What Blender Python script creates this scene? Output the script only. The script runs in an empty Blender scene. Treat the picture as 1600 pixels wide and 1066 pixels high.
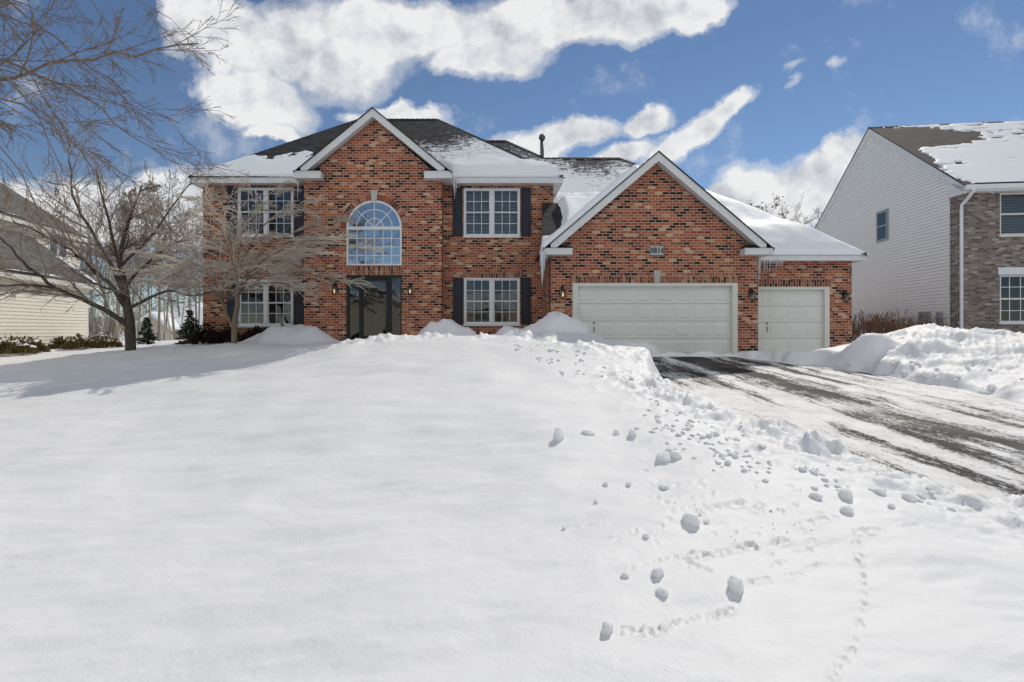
import bpy, bmesh, math, random
import numpy as np
from mathutils import Vector, Matrix, Quaternion
from mathutils.geometry import tessellate_polygon
R = math.radians
sc = bpy.context.scene
COL = sc.collection
F, CX, CY, CZ = 850.0, 756.0, 515.0, 0.79      # focal length in photo pixels, principal point, eye height

def at(px, py, Y):
    return Vector(((px-CX)/F*Y, Y, CZ+(CY-py)/F*Y))

# ------------------------------------------------------------------ materials
def mat(name, col=(.5, .5, .5), rough=.6, spec=.4, metal=0.0):
    m = bpy.data.materials.new(name); m.use_nodes = True
    b = m.node_tree.nodes['Principled BSDF']
    b.inputs['Base Color'].default_value = (*col, 1)
    b.inputs['Roughness'].default_value = rough
    b.inputs['Specular IOR Level'].default_value = spec
    b.inputs['Metallic'].default_value = metal
    return m

class NT:
    def __init__(s, m):
        s.t = m.node_tree; s.n = s.t.nodes; s.l = s.t.links
        s.b = s.n.get('Principled BSDF')
    def add(s, typ, ins=None, **kw):
        n = s.n.new(typ)
        for k, v in kw.items(): setattr(n, k, v)
        for k, v in (ins or {}).items():
            if isinstance(v, bpy.types.NodeSocket): s.l.new(v, n.inputs[k])
            else: n.inputs[k].default_value = v
        return n
    def math(s, op, a, b=0.0, c=None, clamp=False):
        d = {0: a, 1: b}
        if c is not None: d[2] = c
        return s.add('ShaderNodeMath', d, operation=op, use_clamp=clamp).outputs[0]
    def ramp(s, fac, stops, interp='LINEAR'):
        n = s.add('ShaderNodeValToRGB', {'Fac': fac}); r = n.color_ramp; r.interpolation = interp
        while len(r.elements) < len(stops): r.elements.new(.5)
        for e, (p, c) in zip(r.elements, stops):
            e.position = p; e.color = (*c, 1) if len(c) == 3 else c
        return n.outputs[0]
    def mix(s, fac, a, b, blend='MIX'):
        n = s.add('ShaderNodeMix', data_type='RGBA', blend_type=blend)
        for sock, v in ((n.inputs[0], fac), (n.inputs[6], a), (n.inputs[7], b)):
            if isinstance(v, bpy.types.NodeSocket): s.l.new(v, sock)
            else: sock.default_value = v if not isinstance(v, tuple) or len(v) == 4 else (*v, 1)
        return n.outputs[2]
    def noise(s, vec, scale, detail=4, rough=.55, dist=0):
        return s.add('ShaderNodeTexNoise', {'Vector': vec, 'Scale': scale, 'Detail': detail, 'Roughness': rough, 'Distortion': dist}).outputs[0]
    def mapping(s, vec, loc=(0, 0, 0), rot=(0, 0, 0), scale=(1, 1, 1), typ='POINT'):
        return s.add('ShaderNodeMapping', {'Vector': vec, 'Location': loc, 'Rotation': rot, 'Scale': scale}, vector_type=typ).outputs[0]
    def bump(s, h, strength, dist):
        n = s.add('ShaderNodeBump', {'Height': h, 'Strength': strength, 'Distance': dist})
        s.l.new(n.outputs[0], s.b.inputs['Normal']); return n
    def base(s, c): s.l.new(c, s.b.inputs['Base Color'])
    def uv(s): return s.add('ShaderNodeUVMap').outputs[0]
    def obj(s): return s.add('ShaderNodeTexCoord').outputs['Object']

def brick_mat(name, stops, mortar, w=.203, h=.0813, mort=.019, rough=.85, vertical=False, off=(0, 0, 0)):
    m = mat(name, rough=rough, spec=.2); t = NT(m)
    v = t.uv()
    if vertical: v = t.mapping(v, rot=(0, 0, R(90)))
    v = t.mapping(v, loc=off)
    wob = t.noise(t.uv(), 3.0, 2)
    br = t.add('ShaderNodeTexBrick', {'Vector': v, 'Color1': (0, 0, 0, 1), 'Color2': (1, 1, 1, 1), 'Mortar': (.5, .5, .5, 1), 'Scale': 1.0,
               'Mortar Size': mort*.5, 'Mortar Smooth': .25, 'Bias': 0.0, 'Brick Width': w, 'Row Height': h})
    br.offset = .5
    sv = t.add('ShaderNodeSeparateXYZ', {0: v})
    row = t.math('FLOOR', t.math('DIVIDE', sv.outputs[1], h))
    odd = t.math('SUBTRACT', 1.0, t.math('FLOORED_MODULO', row, 2.0))
    colm = t.math('FLOOR', t.math('ADD', t.math('DIVIDE', sv.outputs[0], w), t.math('MULTIPLY', odd, .5)))
    wn = t.add('ShaderNodeTexWhiteNoise', {'Vector': t.add('ShaderNodeCombineXYZ', {0: colm, 1: row}).outputs[0]}, noise_dimensions='2D').outputs['Value']
    val = t.math('ADD', wn, t.math('MULTIPLY', t.math('SUBTRACT', wob, .5), .10))
    c = t.ramp(val, stops)
    fine = t.noise(t.uv(), 60, 3)
    c = t.mix(.5, c, t.ramp(fine, [(.25, (.55, .55, .55)), (.75, (1.25, 1.25, 1.25))]), 'MULTIPLY')
    big = t.noise(t.uv(), .55, 3)
    c = t.mix(.6, c, t.ramp(big, [(.3, (.72, .70, .70)), (.7, (1.12, 1.1, 1.08))]), 'MULTIPLY')
    mc = t.mix(.6, mortar, t.ramp(t.noise(t.uv(), 25, 3), [(.2, (.6, .6, .6)), (.8, (1.2, 1.2, 1.2))]), 'MULTIPLY')
    c = t.mix(br.outputs['Fac'], c, mc)
    t.base(c)
    hgt = t.math('ADD', t.math('MULTIPLY', t.math('SUBTRACT', 1.0, br.outputs['Fac']), 1.0), t.math('MULTIPLY', fine, .35))
    t.bump(hgt, .7, .012)
    return m

RED = [(.0, (.022, .014, .013)), (.14, (.040, .021, .018)), (.18, (.19, .050, .029)), (.35, (.31, .080, .040)), (.55, (.41, .118, .056)),
       (.74, (.48, .165, .080)), (.90, (.44, .155, .076)), (.93, (.58, .33, .18)), (1.0, (.68, .47, .30))]
M = {}
M['brick'] = brick_mat('red_brick', RED, (.56, .43, .34))
SOLD = [(.0, (.05, .02, .018)), (.14, (.06, .025, .02)), (.2, (.2, .055, .035)), (.6, (.34, .10, .055)), (.9, (.40, .17, .10)), (1.0, (.55, .36, .24))]
M['soldier'] = brick_mat('soldier_brick', SOLD, (.46, .35, .27), vertical=True)
TAU = [(.0, (.12, .095, .085)), (.3, (.20, .165, .145)), (.6, (.27, .22, .19)), (.85, (.33, .28, .245)), (1.0, (.46, .42, .38))]
M['taupe'] = brick_mat('taupe_brick', TAU, (.30, .27, .24), h=.075)

def voussoir():
    m = mat('arch_brick', rough=.85, spec=.2); t = NT(m)
    g = t.add('ShaderNodeNewGeometry')
    c = t.ramp(g.outputs['Random Per Island'], SOLD)
    c = t.mix(.5, c, t.ramp(t.noise(t.obj(), 60, 3), [(.25, (.55, .55, .55)), (.75, (1.2, 1.2, 1.2))]), 'MULTIPLY')
    t.base(c); return m
M['arch_brick'] = voussoir()
M['mortar'] = mat('mortar', (.40, .30, .235), .9)

def shingle(name, c1, c2, snow_expr=None, snow_amt=0.0, z0=0.0, zk=0.0, xk=0.0):
    """asphalt shingles; thin wind-blown snow lies on them in streaks, denser below height z0"""
    m = mat(name, rough=.85, spec=.2); t = NT(m)
    br = t.add('ShaderNodeTexBrick', {'Vector': t.uv(), 'Color1': (0, 0, 0, 1), 'Color2': (1, 1, 1, 1), 'Mortar': (0, 0, 0, 1), 'Scale': 1.0,
               'Mortar Size': .006, 'Mortar Smooth': .3, 'Brick Width': .28, 'Row Height': .145})
    br.offset = .37
    c = t.mix(br.outputs['Color'], c1, c2)
    c = t.mix(.5, c, t.ramp(t.noise(t.uv(), 90, 2), [(.3, (.5, .5, .5)), (.7, (1.4, 1.4, 1.4))]), 'MULTIPLY')
    c = t.mix(t.math('MULTIPLY', br.outputs['Fac'], .7), c, (.01, .01, .01))
    if snow_amt:
        st = t.noise(t.mapping(t.uv(), scale=(1.6, 3.2, 1)), 2.2, 6, .68)
        fi = t.noise(t.mapping(t.uv(), scale=(3, 9, 1)), 3, 4, .7)
        big = t.noise(t.uv(), .45, 2)
        z = t.add('ShaderNodeSeparateXYZ', {0: t.add('ShaderNodeNewGeometry').outputs['Position']}).outputs[2]
        a = t.math('ADD', t.math('MULTIPLY', st, .55), t.math('MULTIPLY', fi, .45))
        a = t.math('ADD', a, t.math('MULTIPLY', t.math('SUBTRACT', big, .5), .35))
        a = t.math('ADD', a, t.math('MULTIPLY', t.math('SUBTRACT', z0, z), zk))
        if xk: a = t.math('ADD', a, t.math('MULTIPLY', t.math('ADD', t.add('ShaderNodeSeparateXYZ', {0: t.add('ShaderNodeNewGeometry').outputs['Position']}).outputs[0], 3.2), xk))
        a = t.math('ADD', a, t.math('MULTIPLY', br.outputs['Fac'], -.035))
        f = t.ramp(a, [(.50, (0, 0, 0)), (.56, (1, 1, 1))])
        c = t.mix(t.math('MULTIPLY', f, snow_amt), c, (.82, .84, .87))
    t.base(c)
    sp = t.add('ShaderNodeSeparateXYZ', {0: t.uv()})
    saw = t.math('FRACT', t.math('DIVIDE', sp.outputs[1], .145))
    t.bump(t.math('SUBTRACT', t.math('SUBTRACT', 1.0, saw), br.outputs['Fac']), .8, .012)
    return m
M['roof_main'] = shingle('charcoal_shingles_dusted', (.020, .020, .022), (.052, .052, .056), True, .95, 7.1, .12, .035)
M['roof_garage'] = shingle('charcoal_shingles_snowy', (.022, .022, .024), (.06, .06, .062), True, .95, 7.9, .085)
M['roof_bare'] = shingle('charcoal_shingles', (.020, .020, .022), (.052, .052, .056))
M['roof_brown'] = shingle('brown_shingles', (.045, .034, .033), (.085, .068, .065))
M['roof_grey'] = shingle('grey_shingles', (.11, .107, .10), (.19, .183, .17))

def snow_mat(name, col=(.81, .81, .812), fine=1.0, sss=0):
    m = mat(name, col, .55, .25); t = NT(m)
    o = t.obj()
    n1 = t.noise(o, 9, 5, .6); n2 = t.noise(o, 70, 3, .6); n3 = t.noise(o, 260, 2, .5)
    h = t.math('ADD', t.math('MULTIPLY', n1, .8), t.math('ADD', t.math('MULTIPLY', n2, .16*fine), t.math('MULTIPLY', n3, .07*fine)))
    t.bump(h, .55, .02)
    if sss:
        t.b.inputs['Subsurface Weight'].default_value = sss; t.b.inputs['Subsurface Radius'].default_value = (.07, .075, .085); t.b.inputs['Subsurface Scale'].default_value = 1.0
    rr = t.ramp(t.noise(o, 420, 1, .95), [(.62, (.6, .6, .6)), (.72, (.22, .22, .22))])
    t.l.new(rr, t.b.inputs['Roughness'])
    return m
M['snow'] = snow_mat('snow')
M['roof_snow'] = snow_mat('packed_roof_snow', (.84, .86, .88), .6)
M['crumb'] = snow_mat('crusty_snow', (.93, .93, .93), 1.5, .8)

def paint(name, col, rough=.45, var=.12):
    m = mat(name, col, rough, .4); t = NT(m)
    n = t.noise(t.obj(), 2.3, 5, .65)
    lo = tuple(c*(1-var) for c in col)
    t.base(t.ramp(n, [(.3, lo), (.65, col)]))
    t.bump(t.noise(t.obj(), 45, 3), .06, .01)
    return m
M['white'] = paint('white_trim_paint', (.74, .745, .74))
M['vinyl'] = paint('white_vinyl', (.78, .79, .80), .35, .05)
M['garage'] = paint('garage_door_paint', (.80, .795, .735), .4, .06)
M['gtrim'] = paint('cream_trim_paint', (.76, .75, .66), .4, .08)
M['siding_white'] = paint('white_vinyl_siding', (.84, .825, .785), .5, .06)
M['siding_cream'] = paint('cream_vinyl_siding', (.86, .805, .69), .5, .06)
M['siding_tan'] = paint('tan_siding', (.55, .49, .38), .6, .1)
M['shutter'] = paint('blue_black_shutter_paint', (.022, .026, .036), .4, .2)
M['black'] = paint('black_paint', (.016, .016, .015), .35, .2)
M['stone'] = paint('limestone', (.52, .51, .48), .8, .2)
M['navy'] = mat('navy_enamel', (.02, .035, .06), .4)
M['metal'] = mat('dark_galvanised_pipe', (.09, .10, .12), .45, .5, .5)
M['grey_metal'] = paint('grey_painted_metal', (.28, .31, .33), .4, .15)
M['steel'] = mat('handle_steel', (.12, .12, .12), .35, .5, .8)
M['dark'] = paint('dark_interior', (.045, .04, .035), .9, .3)
M['blind'] = paint('pale_blind', (.68, .68, .66), .7, .1)
M['curtain'] = paint('tan_curtain', (.26, .20, .13), .9, .3)
M['foundation'] = paint('concrete_foundation', (.20, .17, .155), .9, .25)

def glass(name, refl, tint):
    m = bpy.data.materials.new(name); m.use_nodes = True; t = NT(m); t.n.remove(t.b)
    o = t.n['Material Output']
    tr = t.add('ShaderNodeBsdfTransparent', {'Color': (*tint, 1)})
    wav = t.noise(t.obj(), 1.3, 2)
    bp = t.add('ShaderNodeBump', {'Height': wav, 'Strength': .12, 'Distance': .05})
    gl = t.add('ShaderNodeBsdfGlossy', {'Roughness': .015, 'Color': (.95, .97, 1, 1), 'Normal': bp.outputs[0]})
    fr = t.add('ShaderNodeFresnel', {'IOR': 1.5}).outputs[0]
    fac = t.math('ADD', fr, refl, clamp=True)
    mx = t.add('ShaderNodeMixShader', {0: fac, 1: tr.outputs[0], 2: gl.outputs[0]})
    t.l.new(mx.outputs[0], o.inputs[0]); return m
M['glass'] = glass('window_glass', .05, (.62, .65, .66))
M['glass_arch'] = glass('coated_glass', .48, (.4, .42, .45))
M['glass_door'] = glass('door_glass', .07, (.42, .42, .42))
M['glass_lamp'] = glass('lamp_glass', .05, (.85, .83, .75))

def ice():
    m = mat('ice', (.80, .84, .88), .12, .5); b = m.node_tree.nodes['Principled BSDF']
    b.inputs['Transmission Weight'].default_value = .3; b.inputs['IOR'].default_value = 1.31
    return m
M['ice'] = ice()
def emit(name, col, s):
    m = mat(name, col, .5); b = m.node_tree.nodes['Principled BSDF']
    b.inputs['Emission Color'].default_value = (*col, 1); b.inputs['Emission Strength'].default_value = s; return m
M['bulb'] = emit('warm_bulb', (1, .72, .36), 1.4)
M['bulb_off'] = mat('frosted_bulb', (.75, .75, .72), .3)

def bark(name, a, b, sc_=14):
    m = mat(name, a, .9, .15); t = NT(m)
    n = t.noise(t.mapping(t.obj(), scale=(1, 1, .25)), sc_, 5, .7)
    t.base(t.ramp(n, [(.3, a), (.7, b)])); t.bump(n, .7, .02); return m
M['bark_dark'] = bark('dark_bark', (.055, .043, .036), (.15, .12, .098))
M['bark_tan'] = bark('tan_bark', (.14, .105, .075), (.30, .24, .17))
M['twig_tan'] = bark('tan_twigs', (.50, .43, .35), (.72, .65, .55))
M['twig_brown'] = bark('brown_twigs', (.13, .095, .07), (.28, .21, .155))
M['twig_mid'] = bark('grey_brown_twigs', (.22, .175, .135), (.44, .365, .29))
M['bark_grey'] = bark('grey_bark', (.17, .145, .12), (.36, .32, .27))
M['twig_grey'] = bark('grey_twigs', (.15, .125, .105), (.30, .26, .22))
M['bark_birch'] = bark('pale_bark', (.30, .27, .22), (.55, .51, .44), 8)
M['shrub_twig'] = bark('reddish_shrub_twigs', (.16, .085, .045), (.36, .22, .125))

def leaf(name, a, b):
    m = mat(name, a, .7, .2); t = NT(m)
    g = t.add('ShaderNodeNewGeometry')
    t.base(t.ramp(g.outputs['Random Per Island'], [(0, a), (1, b)])); return m
M['needle'] = leaf('spruce_needles', (.012, .022, .014), (.04, .058, .032))
M['juniper'] = leaf('bronzed_juniper', (.10, .085, .03), (.30, .22, .09))
M['yew'] = leaf('dark_yew', (.018, .014, .012), (.055, .035, .025))
M['oakleaf'] = leaf('dead_oak_leaves', (.10, .045, .022), (.26, .13, .07))

def drive_mat():
    m = mat('icy_asphalt', (.05, .05, .05), .7, .2); t = NT(m)
    o = t.obj()
    v = t.mapping(o, loc=(-.25, -.25, 0))
    wv = t.add('ShaderNodeVectorMath', {0: v, 1: t.add('ShaderNodeVectorMath', {0: t.add('ShaderNodeTexNoise', {'Vector': o, 'Scale': .7, 'Detail': 3}).outputs['Color'], 'Scale': .5}, operation='SCALE').outputs[0]}, operation='ADD').outputs[0]
    s1 = t.noise(t.mapping(wv, scale=(2.3, .16, 1)), 1.2, 4, .6)
    s2 = t.noise(t.mapping(wv, scale=(7, 1.1, 1)), 1.6, 6, .72)
    s3 = t.noise(t.mapping(o, scale=(3, 1.5, 1)), 8, 5, .75)
    a = t.math('ADD', t.math('MULTIPLY', s1, .46), t.math('ADD', t.math('MULTIPLY', s2, .28), t.math('MULTIPLY', s3, .30)))
    a = t.math('ADD', a, t.math('MULTIPLY', t.math('SUBTRACT', t.noise(t.mapping(o, scale=(1, .45, 1)), 1.5, 5, .65), .5), .26))
    a = t.math('ADD', a, t.math('MULTIPLY', t.math('SUBTRACT', t.noise(t.mapping(o, scale=(1.6, 1, 1)), 26, 4, .7), .5), .20))
    # worn tyre tracks: two pairs of bare strips, set out across the drive
    sp = t.add('ShaderNodeSeparateXYZ', {0: wv}); x = sp.outputs[0]
    for x0, wd, amt in DRIVE_TRACKS:
        g = t.math('DIVIDE', t.math('SUBTRACT', x, x0), wd)
        g = t.math('MULTIPLY', t.math('POWER', 2.718, t.math('MULTIPLY', t.math('MULTIPLY', g, g), -1.0)), amt)
        a = t.math('SUBTRACT', a, g)
    a = t.math('SUBTRACT', a, t.math('MULTIPLY', t.add('ShaderNodeMapRange', {0: t.add('ShaderNodeSeparateXYZ', {0: o}).outputs[1], 1: 10.0, 2: 13.0}).outputs[0], .062))
    f = t.ramp(a, [(.405, (0, 0, 0)), (.435, (.5, .5, .5)), (.475, (1, 1, 1))])
    asp = t.ramp(t.noise(o, 120, 3), [(.3, (.012, .012, .013)), (.7, (.045, .043, .042))])
    asp = t.mix(t.ramp(t.noise(wv, .55, 3), [(.5, (0, 0, 0)), (.68, (1, 1, 1))]), asp, (.115, .10, .085))
    dirty = t.ramp(t.noise(wv, 2.2, 5, .7), [(.3, (.62, .595, .57)), (.6, (.82, .82, .82))])
    t.base(t.mix(f, asp, dirty))
    t.l.new(t.ramp(f, [(0, (.75, .75, .75)), (1, (.6, .6, .6))]), t.b.inputs['Roughness'])
    t.bump(t.math('ADD', t.math('MULTIPLY', f, .6), t.math('MULTIPLY', s3, .6)), .6, .03)
    return m
DRIVE_TRACKS = [(6.1, .36, .165), (4.75, .24, .085), (5.4, .14, .05), (7.2, .20, .06)]

# ------------------------------------------------------------------ mesh helpers
def tag(o, label=None, cat=None, group=None, kind=None):
    for k, v in (('label', label), ('category', cat), ('group', group), ('kind', kind)):
        if v: o[k] = v
    return o

def empty(name, loc, rz=0.0, label=None, cat=None, group=None):
    o = bpy.data.objects.new(name, None); COL.objects.link(o)
    o.location = loc; o.rotation_euler = (0, 0, rz); o.empty_display_size = .3
    return tag(o, label, cat, group)

def wmat(o):
    m = Matrix.LocRotScale(o.location, o.rotation_euler, o.scale)
    return wmat(o.parent) @ o.matrix_parent_inverse @ m if o.parent else m

class MB:
    def __init__(s): s.v = []; s.f = []
    def poly(s, pts):
        n = len(s.v); s.v += [tuple(p) for p in pts]; s.f.append(tuple(range(n, n+len(pts)))); return s
    def mesh(s, vs, fs):
        n = len(s.v); s.v += [tuple(p) for p in vs]; s.f += [tuple(i+n for i in f) for f in fs]; return s
    def box(s, x0, x1, y0, y1, z0, z1):
        v = [(x, y, z) for x in (x0, x1) for y in (y0, y1) for z in (z0, z1)]
        return s.mesh(v, [(0, 1, 3, 2), (4, 6, 7, 5), (0, 4, 5, 1), (2, 3, 7, 6), (0, 2, 6, 4), (1, 5, 7, 3)])
    def prism(s, pts, d):
        """closed prism: polygon pts swept by vector d"""
        d = Vector(d); a = [Vector(p) for p in pts]; b = [p+d for p in a]; n = len(a)
        return s.mesh(a+b, [tuple(range(n))[::-1], tuple(range(n, 2*n))] + [(i, (i+1) % n, n+(i+1) % n, n+i) for i in range(n)])
    def tube(s, pts, rad, k=6, cap=True):
        pts = [Vector(p) for p in pts]; n0 = len(s.v); n = len(pts)
        if not hasattr(rad, '__len__'): rad = [rad]*n
        t = (pts[1]-pts[0]).normalized()
        u = t.cross(Vector((0, 0, 1)) if abs(t.z) < .9 else Vector((1, 0, 0))).normalized()
        for i, p in enumerate(pts):
            if i: t = (pts[min(i+1, n-1)]-pts[i-1]).normalized()
            u = (u-t*u.dot(t)).normalized(); w = t.cross(u)
            for j in range(k):
                a = 2*math.pi*j/k
                q = p+(u*math.cos(a)+w*math.sin(a))*rad[i]; s.v.append((q.x, q.y, q.z))
        for i in range(n-1):
            for j in range(k):
                a = n0+i*k+j; b = n0+i*k+(j+1) % k
                s.f.append((a, b, b+k, a+k))
        if cap:
            s.f.append(tuple(range(n0+k-1, n0-1, -1))); s.f.append(tuple(range(n0+(n-1)*k, n0+n*k)))
        return s
    def lathe(s, c, prof, k=16):
        n0 = len(s.v)
        for r, z in prof:
            for j in range(k):
                a = 2*math.pi*j/k; s.v.append((c[0]+r*math.cos(a), c[1]+r*math.sin(a), c[2]+z))
        for i in range(len(prof)-1):
            for j in range(k):
                a = n0+i*k+j; b = n0+i*k+(j+1) % k; s.f.append((a, b, b+k, a+k))
        s.f.append(tuple(range(n0+k-1, n0-1, -1))); s.f.append(tuple(range(n0+(len(prof)-1)*k, n0+len(prof)*k))); return s
    def build(s, name, m, parent=None, local=False, smooth=False, bevel=0.0, uv=True):
        me = bpy.data.meshes.new(name)
        v = np.array(s.v, dtype=float)
        if parent is not None and not local:
            inv = np.array(wmat(parent).inverted()); v = v@inv[:3, :3].T+inv[:3, 3]
        me.from_pydata(v.tolist(), [], s.f)
        if uv:
            lay = me.uv_layers.new(name='UVMap').data
            Z = Vector((0, 0, 1))
            for p in me.polygons:
                n = p.normal
                if abs(n.z) > .995 or n.length < .1: u, w = Vector((1, 0, 0)), Vector((0, 1, 0))
                else:
                    u = Z.cross(n).normalized(); w = n.cross(u)
                for li in p.loop_indices:
                    q = me.vertices[me.loops[li].vertex_index].co
                    lay[li].uv = (q.dot(u), q.dot(w))
        if smooth: me.polygons.foreach_set('use_smooth', [True]*len(me.polygons))
        me.materials.append(m)
        o = bpy.data.objects.new(name, me); COL.objects.link(o)
        if parent is not None: o.parent = parent
        if bevel:
            b = o.modifiers.new('bevel', 'BEVEL'); b.width = bevel; b.segments = 2; b.limit_method = 'ANGLE'
        return o

def wall(mb, outer, holes, y, thick=.25, reveal=.14, P=None):
    """wall facing -y with openings: outer sheet, inner sheet, brick reveals (outer, holes: lists of (x, z))"""
    P = P or (lambda x, yy, z: (x, yy, z))
    loops = [outer]+holes
    flat = [q for l in loops for q in l]
    tris = tessellate_polygon([[Vector((a, b, 0)) for a, b in l] for l in loops])
    for yy, flip in ((y, False), (y+thick, True)):
        vs = [P(a, yy, b) for a, b in flat]; fs = []
        for t in tris:
            a, b, c = [Vector((flat[i][0], flat[i][1])) for i in t]
            ccw = (b-a).cross(c-a) > 0
            tt = tuple(t) if ccw else tuple(t)[::-1]
            fs.append(tt[::-1] if flip else tt)
        mb.mesh(vs, fs)
    for h in holes:
        for i in range(len(h)):
            (a, b), (c, d) = h[i], h[(i+1) % len(h)]
            mb.poly([P(a, y, b), P(c, y, d), P(c, y+thick, d), P(a, y+thick, b)])
    return mb
def rect(x0, x1, z0, z1): return [(x0, z0), (x1, z0), (x1, z1), (x0, z1)]

# ------------------------------------------------------------------ noise
def vnoise(x, y, seed=0):
    xi = np.floor(x).astype(np.int64); yi = np.floor(y).astype(np.int64); xf = x-xi; yf = y-yi
    def h(i, j):
        n = (i*374761393+j*668265263+seed*1274126177) & 0x7fffffff
        n = ((n ^ (n >> 13))*1274126177) & 0x7fffffff
        return ((n ^ (n >> 16)) & 0xffff)/65535.0
    u = xf*xf*xf*(xf*(xf*6-15)+10); v = yf*yf*yf*(yf*(yf*6-15)+10)
    a = h(xi, yi)*(1-u)+h(xi+1, yi)*u; b = h(xi, yi+1)*(1-u)+h(xi+1, yi+1)*u
    return (a*(1-v)+b*v)*2-1
def fbm(x, y, oct=4, seed=0, gain=.5):
    s = 0; a = 1.0
    for i in range(oct):
        c, d = math.cos(.6*i), math.sin(.6*i)
        s = s+a*vnoise((x*c-y*d)*2**i+7.3*i, (x*d+y*c)*2**i-3.1*i, seed+i); a *= gain
    return s
def sstep(a, b, x):
    t = np.clip((x-a)/(b-a), 0, 1); return t*t*(3-2*t)

# ------------------------------------------------------------------ ground
CTRL = [(0, -1, -.80), (-4, -1, -.92), (4, -1, -.85), (8, -1, -.9), (0, 3, -.60), (-3, 3, -.72), (3, 3, -.58), (-5, 5, -.66), (0, 6, -.24), (2.8, 6, -.27),
        (5, 3, -.70), (-9, 5, -.85), (-7, 7.5, -.52), (2.7, 8, -.10), (0, 8, .04), (-2.5, 8, -.12), (2.2, 10, .30), (0, 10, .33), (-2, 10, .24), (-4, 10, .0),
        (-6, 10.2, -.24), (-9.7, 10.6, -.5), (-14, 10, -.7), (-5, 12.5, .15), (-3.2, 12.5, .44), (-1.9, 12.5, .58), (0, 12.5, .62), (1.5, 12.3, .68),
        (2.9, 12.4, .60), (3.0, 10.5, .40), (2.9, 9.7, .24), (2.95, 9.0, -.02), (3.1, 11.4, .52), (2.7, 13.6, .72), (-7.5, 12.5, -.1), (-3.5, 15.5, .42), (-1, 15.2, .46), (.8, 15.2, .5), (-7, 15.5, .28), (-9, 17, .26), (-11, 15, .0),
        (-12, 18, .08), (-15, 14, -.3), (-16, 21, .0), (-22, 18, -.1), (-12, 26, .2), (-3, 26, .3), (-25, 30, .1), (-10, 31, .2), (5, 30, .3), (20, 31, .3),
        (10.6, 14.0, .70), (11.3, 13.8, .78), (12.2, 13.7, .74), (13.6, 13.5, .62), (15, 13, .55), (11.2, 11.8, .36), (13.5, 11, .15), (9.6, 11.2, -.05), (9.4, 9.2, -.22), (11.5, 9, -.1), (17, 11, .3),
        (11.6, 17, .3), (13, 20, .3), (20, 16, .3), (12, 6, -.42), (10, 2, -.75), (15, 3, -.7), (8.8, 15.6, .16), (10.4, 15.6, .22), (-18, 4, -1.0)]
_c = np.array(CTRL)
def _k(r): return np.where(r > 1e-6, r*r*np.log(np.maximum(r, 1e-6)), 0)
_n = len(_c)
_A = np.zeros((_n+3, _n+3)); _d = np.hypot(_c[:, None, 0]-_c[None, :, 0], _c[:, None, 1]-_c[None, :, 1])
_A[:_n, :_n] = _k(_d)+np.eye(_n)*.15
_A[:_n, _n:] = np.c_[np.ones(_n), _c[:, :2]]; _A[_n:, :_n] = _A[:_n, _n:].T
_w = np.linalg.solve(_A, np.r_[_c[:, 2], 0, 0, 0])
def rbf(x, y):
    xc = np.clip(x, -26, 22); yc = np.clip(y, -1.5, 31)
    s = _w[_n]+_w[_n+1]*xc+_w[_n+2]*yc
    for i in range(_n): s = s+_w[i]*_k(np.hypot(xc-_c[i, 0], yc-_c[i, 1]))
    return s-.03*np.clip(y-31, 0, 60)
def drive_z(y): return np.where(y < 15.8, -.06*(15.8-y), 0.0)
LX = ([-2, 2.0, 3.0, 4.0, 4.8, 5.36, 6.54, 8.17, 9.5, 10.6, 12, 14, 15.9], [9, 7.8, 6.5, 5.25, 4.4, 3.9, 3.5, 3.35, 3.25, 3.4, 3.4, 3.15, 2.75])
RX = ([-2, 4.0, 8.75, 10.9, 12.5, 13.7, 14.2, 15.4, 15.9], [9.2, 9.0, 8.8, 8.8, 8.7, 8.3, 7.6, 7.4, 7.25])
def drive_d(x, y):
    """distance outside the cleared drive (negative inside)"""
    wob = fbm(x*.9, y*.9, 3, 50)*.22+fbm(x*4, y*4, 2, 55)*.05
    return np.maximum(np.maximum(np.interp(y, *LX)-x, x-np.interp(y, *RX)), y-15.75)+wob
MOUNDS = [(-5.7, 16.35, .5, 1.15, .6), (-1.1, 15.9, .60, .85, .55), (.85, 15.5, .34, .6, .5), (1.6, 14.6, .36, .6, .6), (2.25, 14.5, .38, .65, .55),
          (1.45, 12.15, .14, .22, .25), (.75, 12.6, .12, .3, .2), (1.0, 11.9, .06, .3, .3), (9.1, 12.9, .30, .55, .35), (9.9, 12.3, .22, .5, .3), (9.3, 10.9, .16, .5, .4), (9.6, 9.2, .2, .6, .5), (11.6, 14.2, .06, .7, .5), (12.9, 13.9, .05, .5, .5)]
def rough_mask(x, y):
    def g(x0, y0, x1, y1, w):
        dx, dy = x1-x0, y1-y0; t = np.clip(((x-x0)*dx+(y-y0)*dy)/(dx*dx+dy*dy), 0, 1)
        return np.exp(-((x-x0-t*dx)**2+(y-y0-t*dy)**2)/(w*w))
    a = np.maximum(g(2.75, 8.4, 3.3, 5.2, .8), g(1.2, 11.9, 2.6, 10.2, .6))
    for mx, my, h, rx, ry in MOUNDS: a = np.maximum(a, .55*np.exp(-((x-mx)/rx/1.3)**2-((y-my)/ry/1.3)**2))
    a = np.maximum(a, .8*g(3.3, 5.4, 4.4, 4.1, .95)); a = np.maximum(a, .85*g(-4.2, 12.6, .8, 12.0, .5))
    return a
def pile_mask(x, y):
    return np.exp(-(((x-12.3)/3.4)**2+((y-12.2)/2.6)**2)**2)
STAMPS = []       # (x, y, rx, ry, angle, depth)
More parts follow.
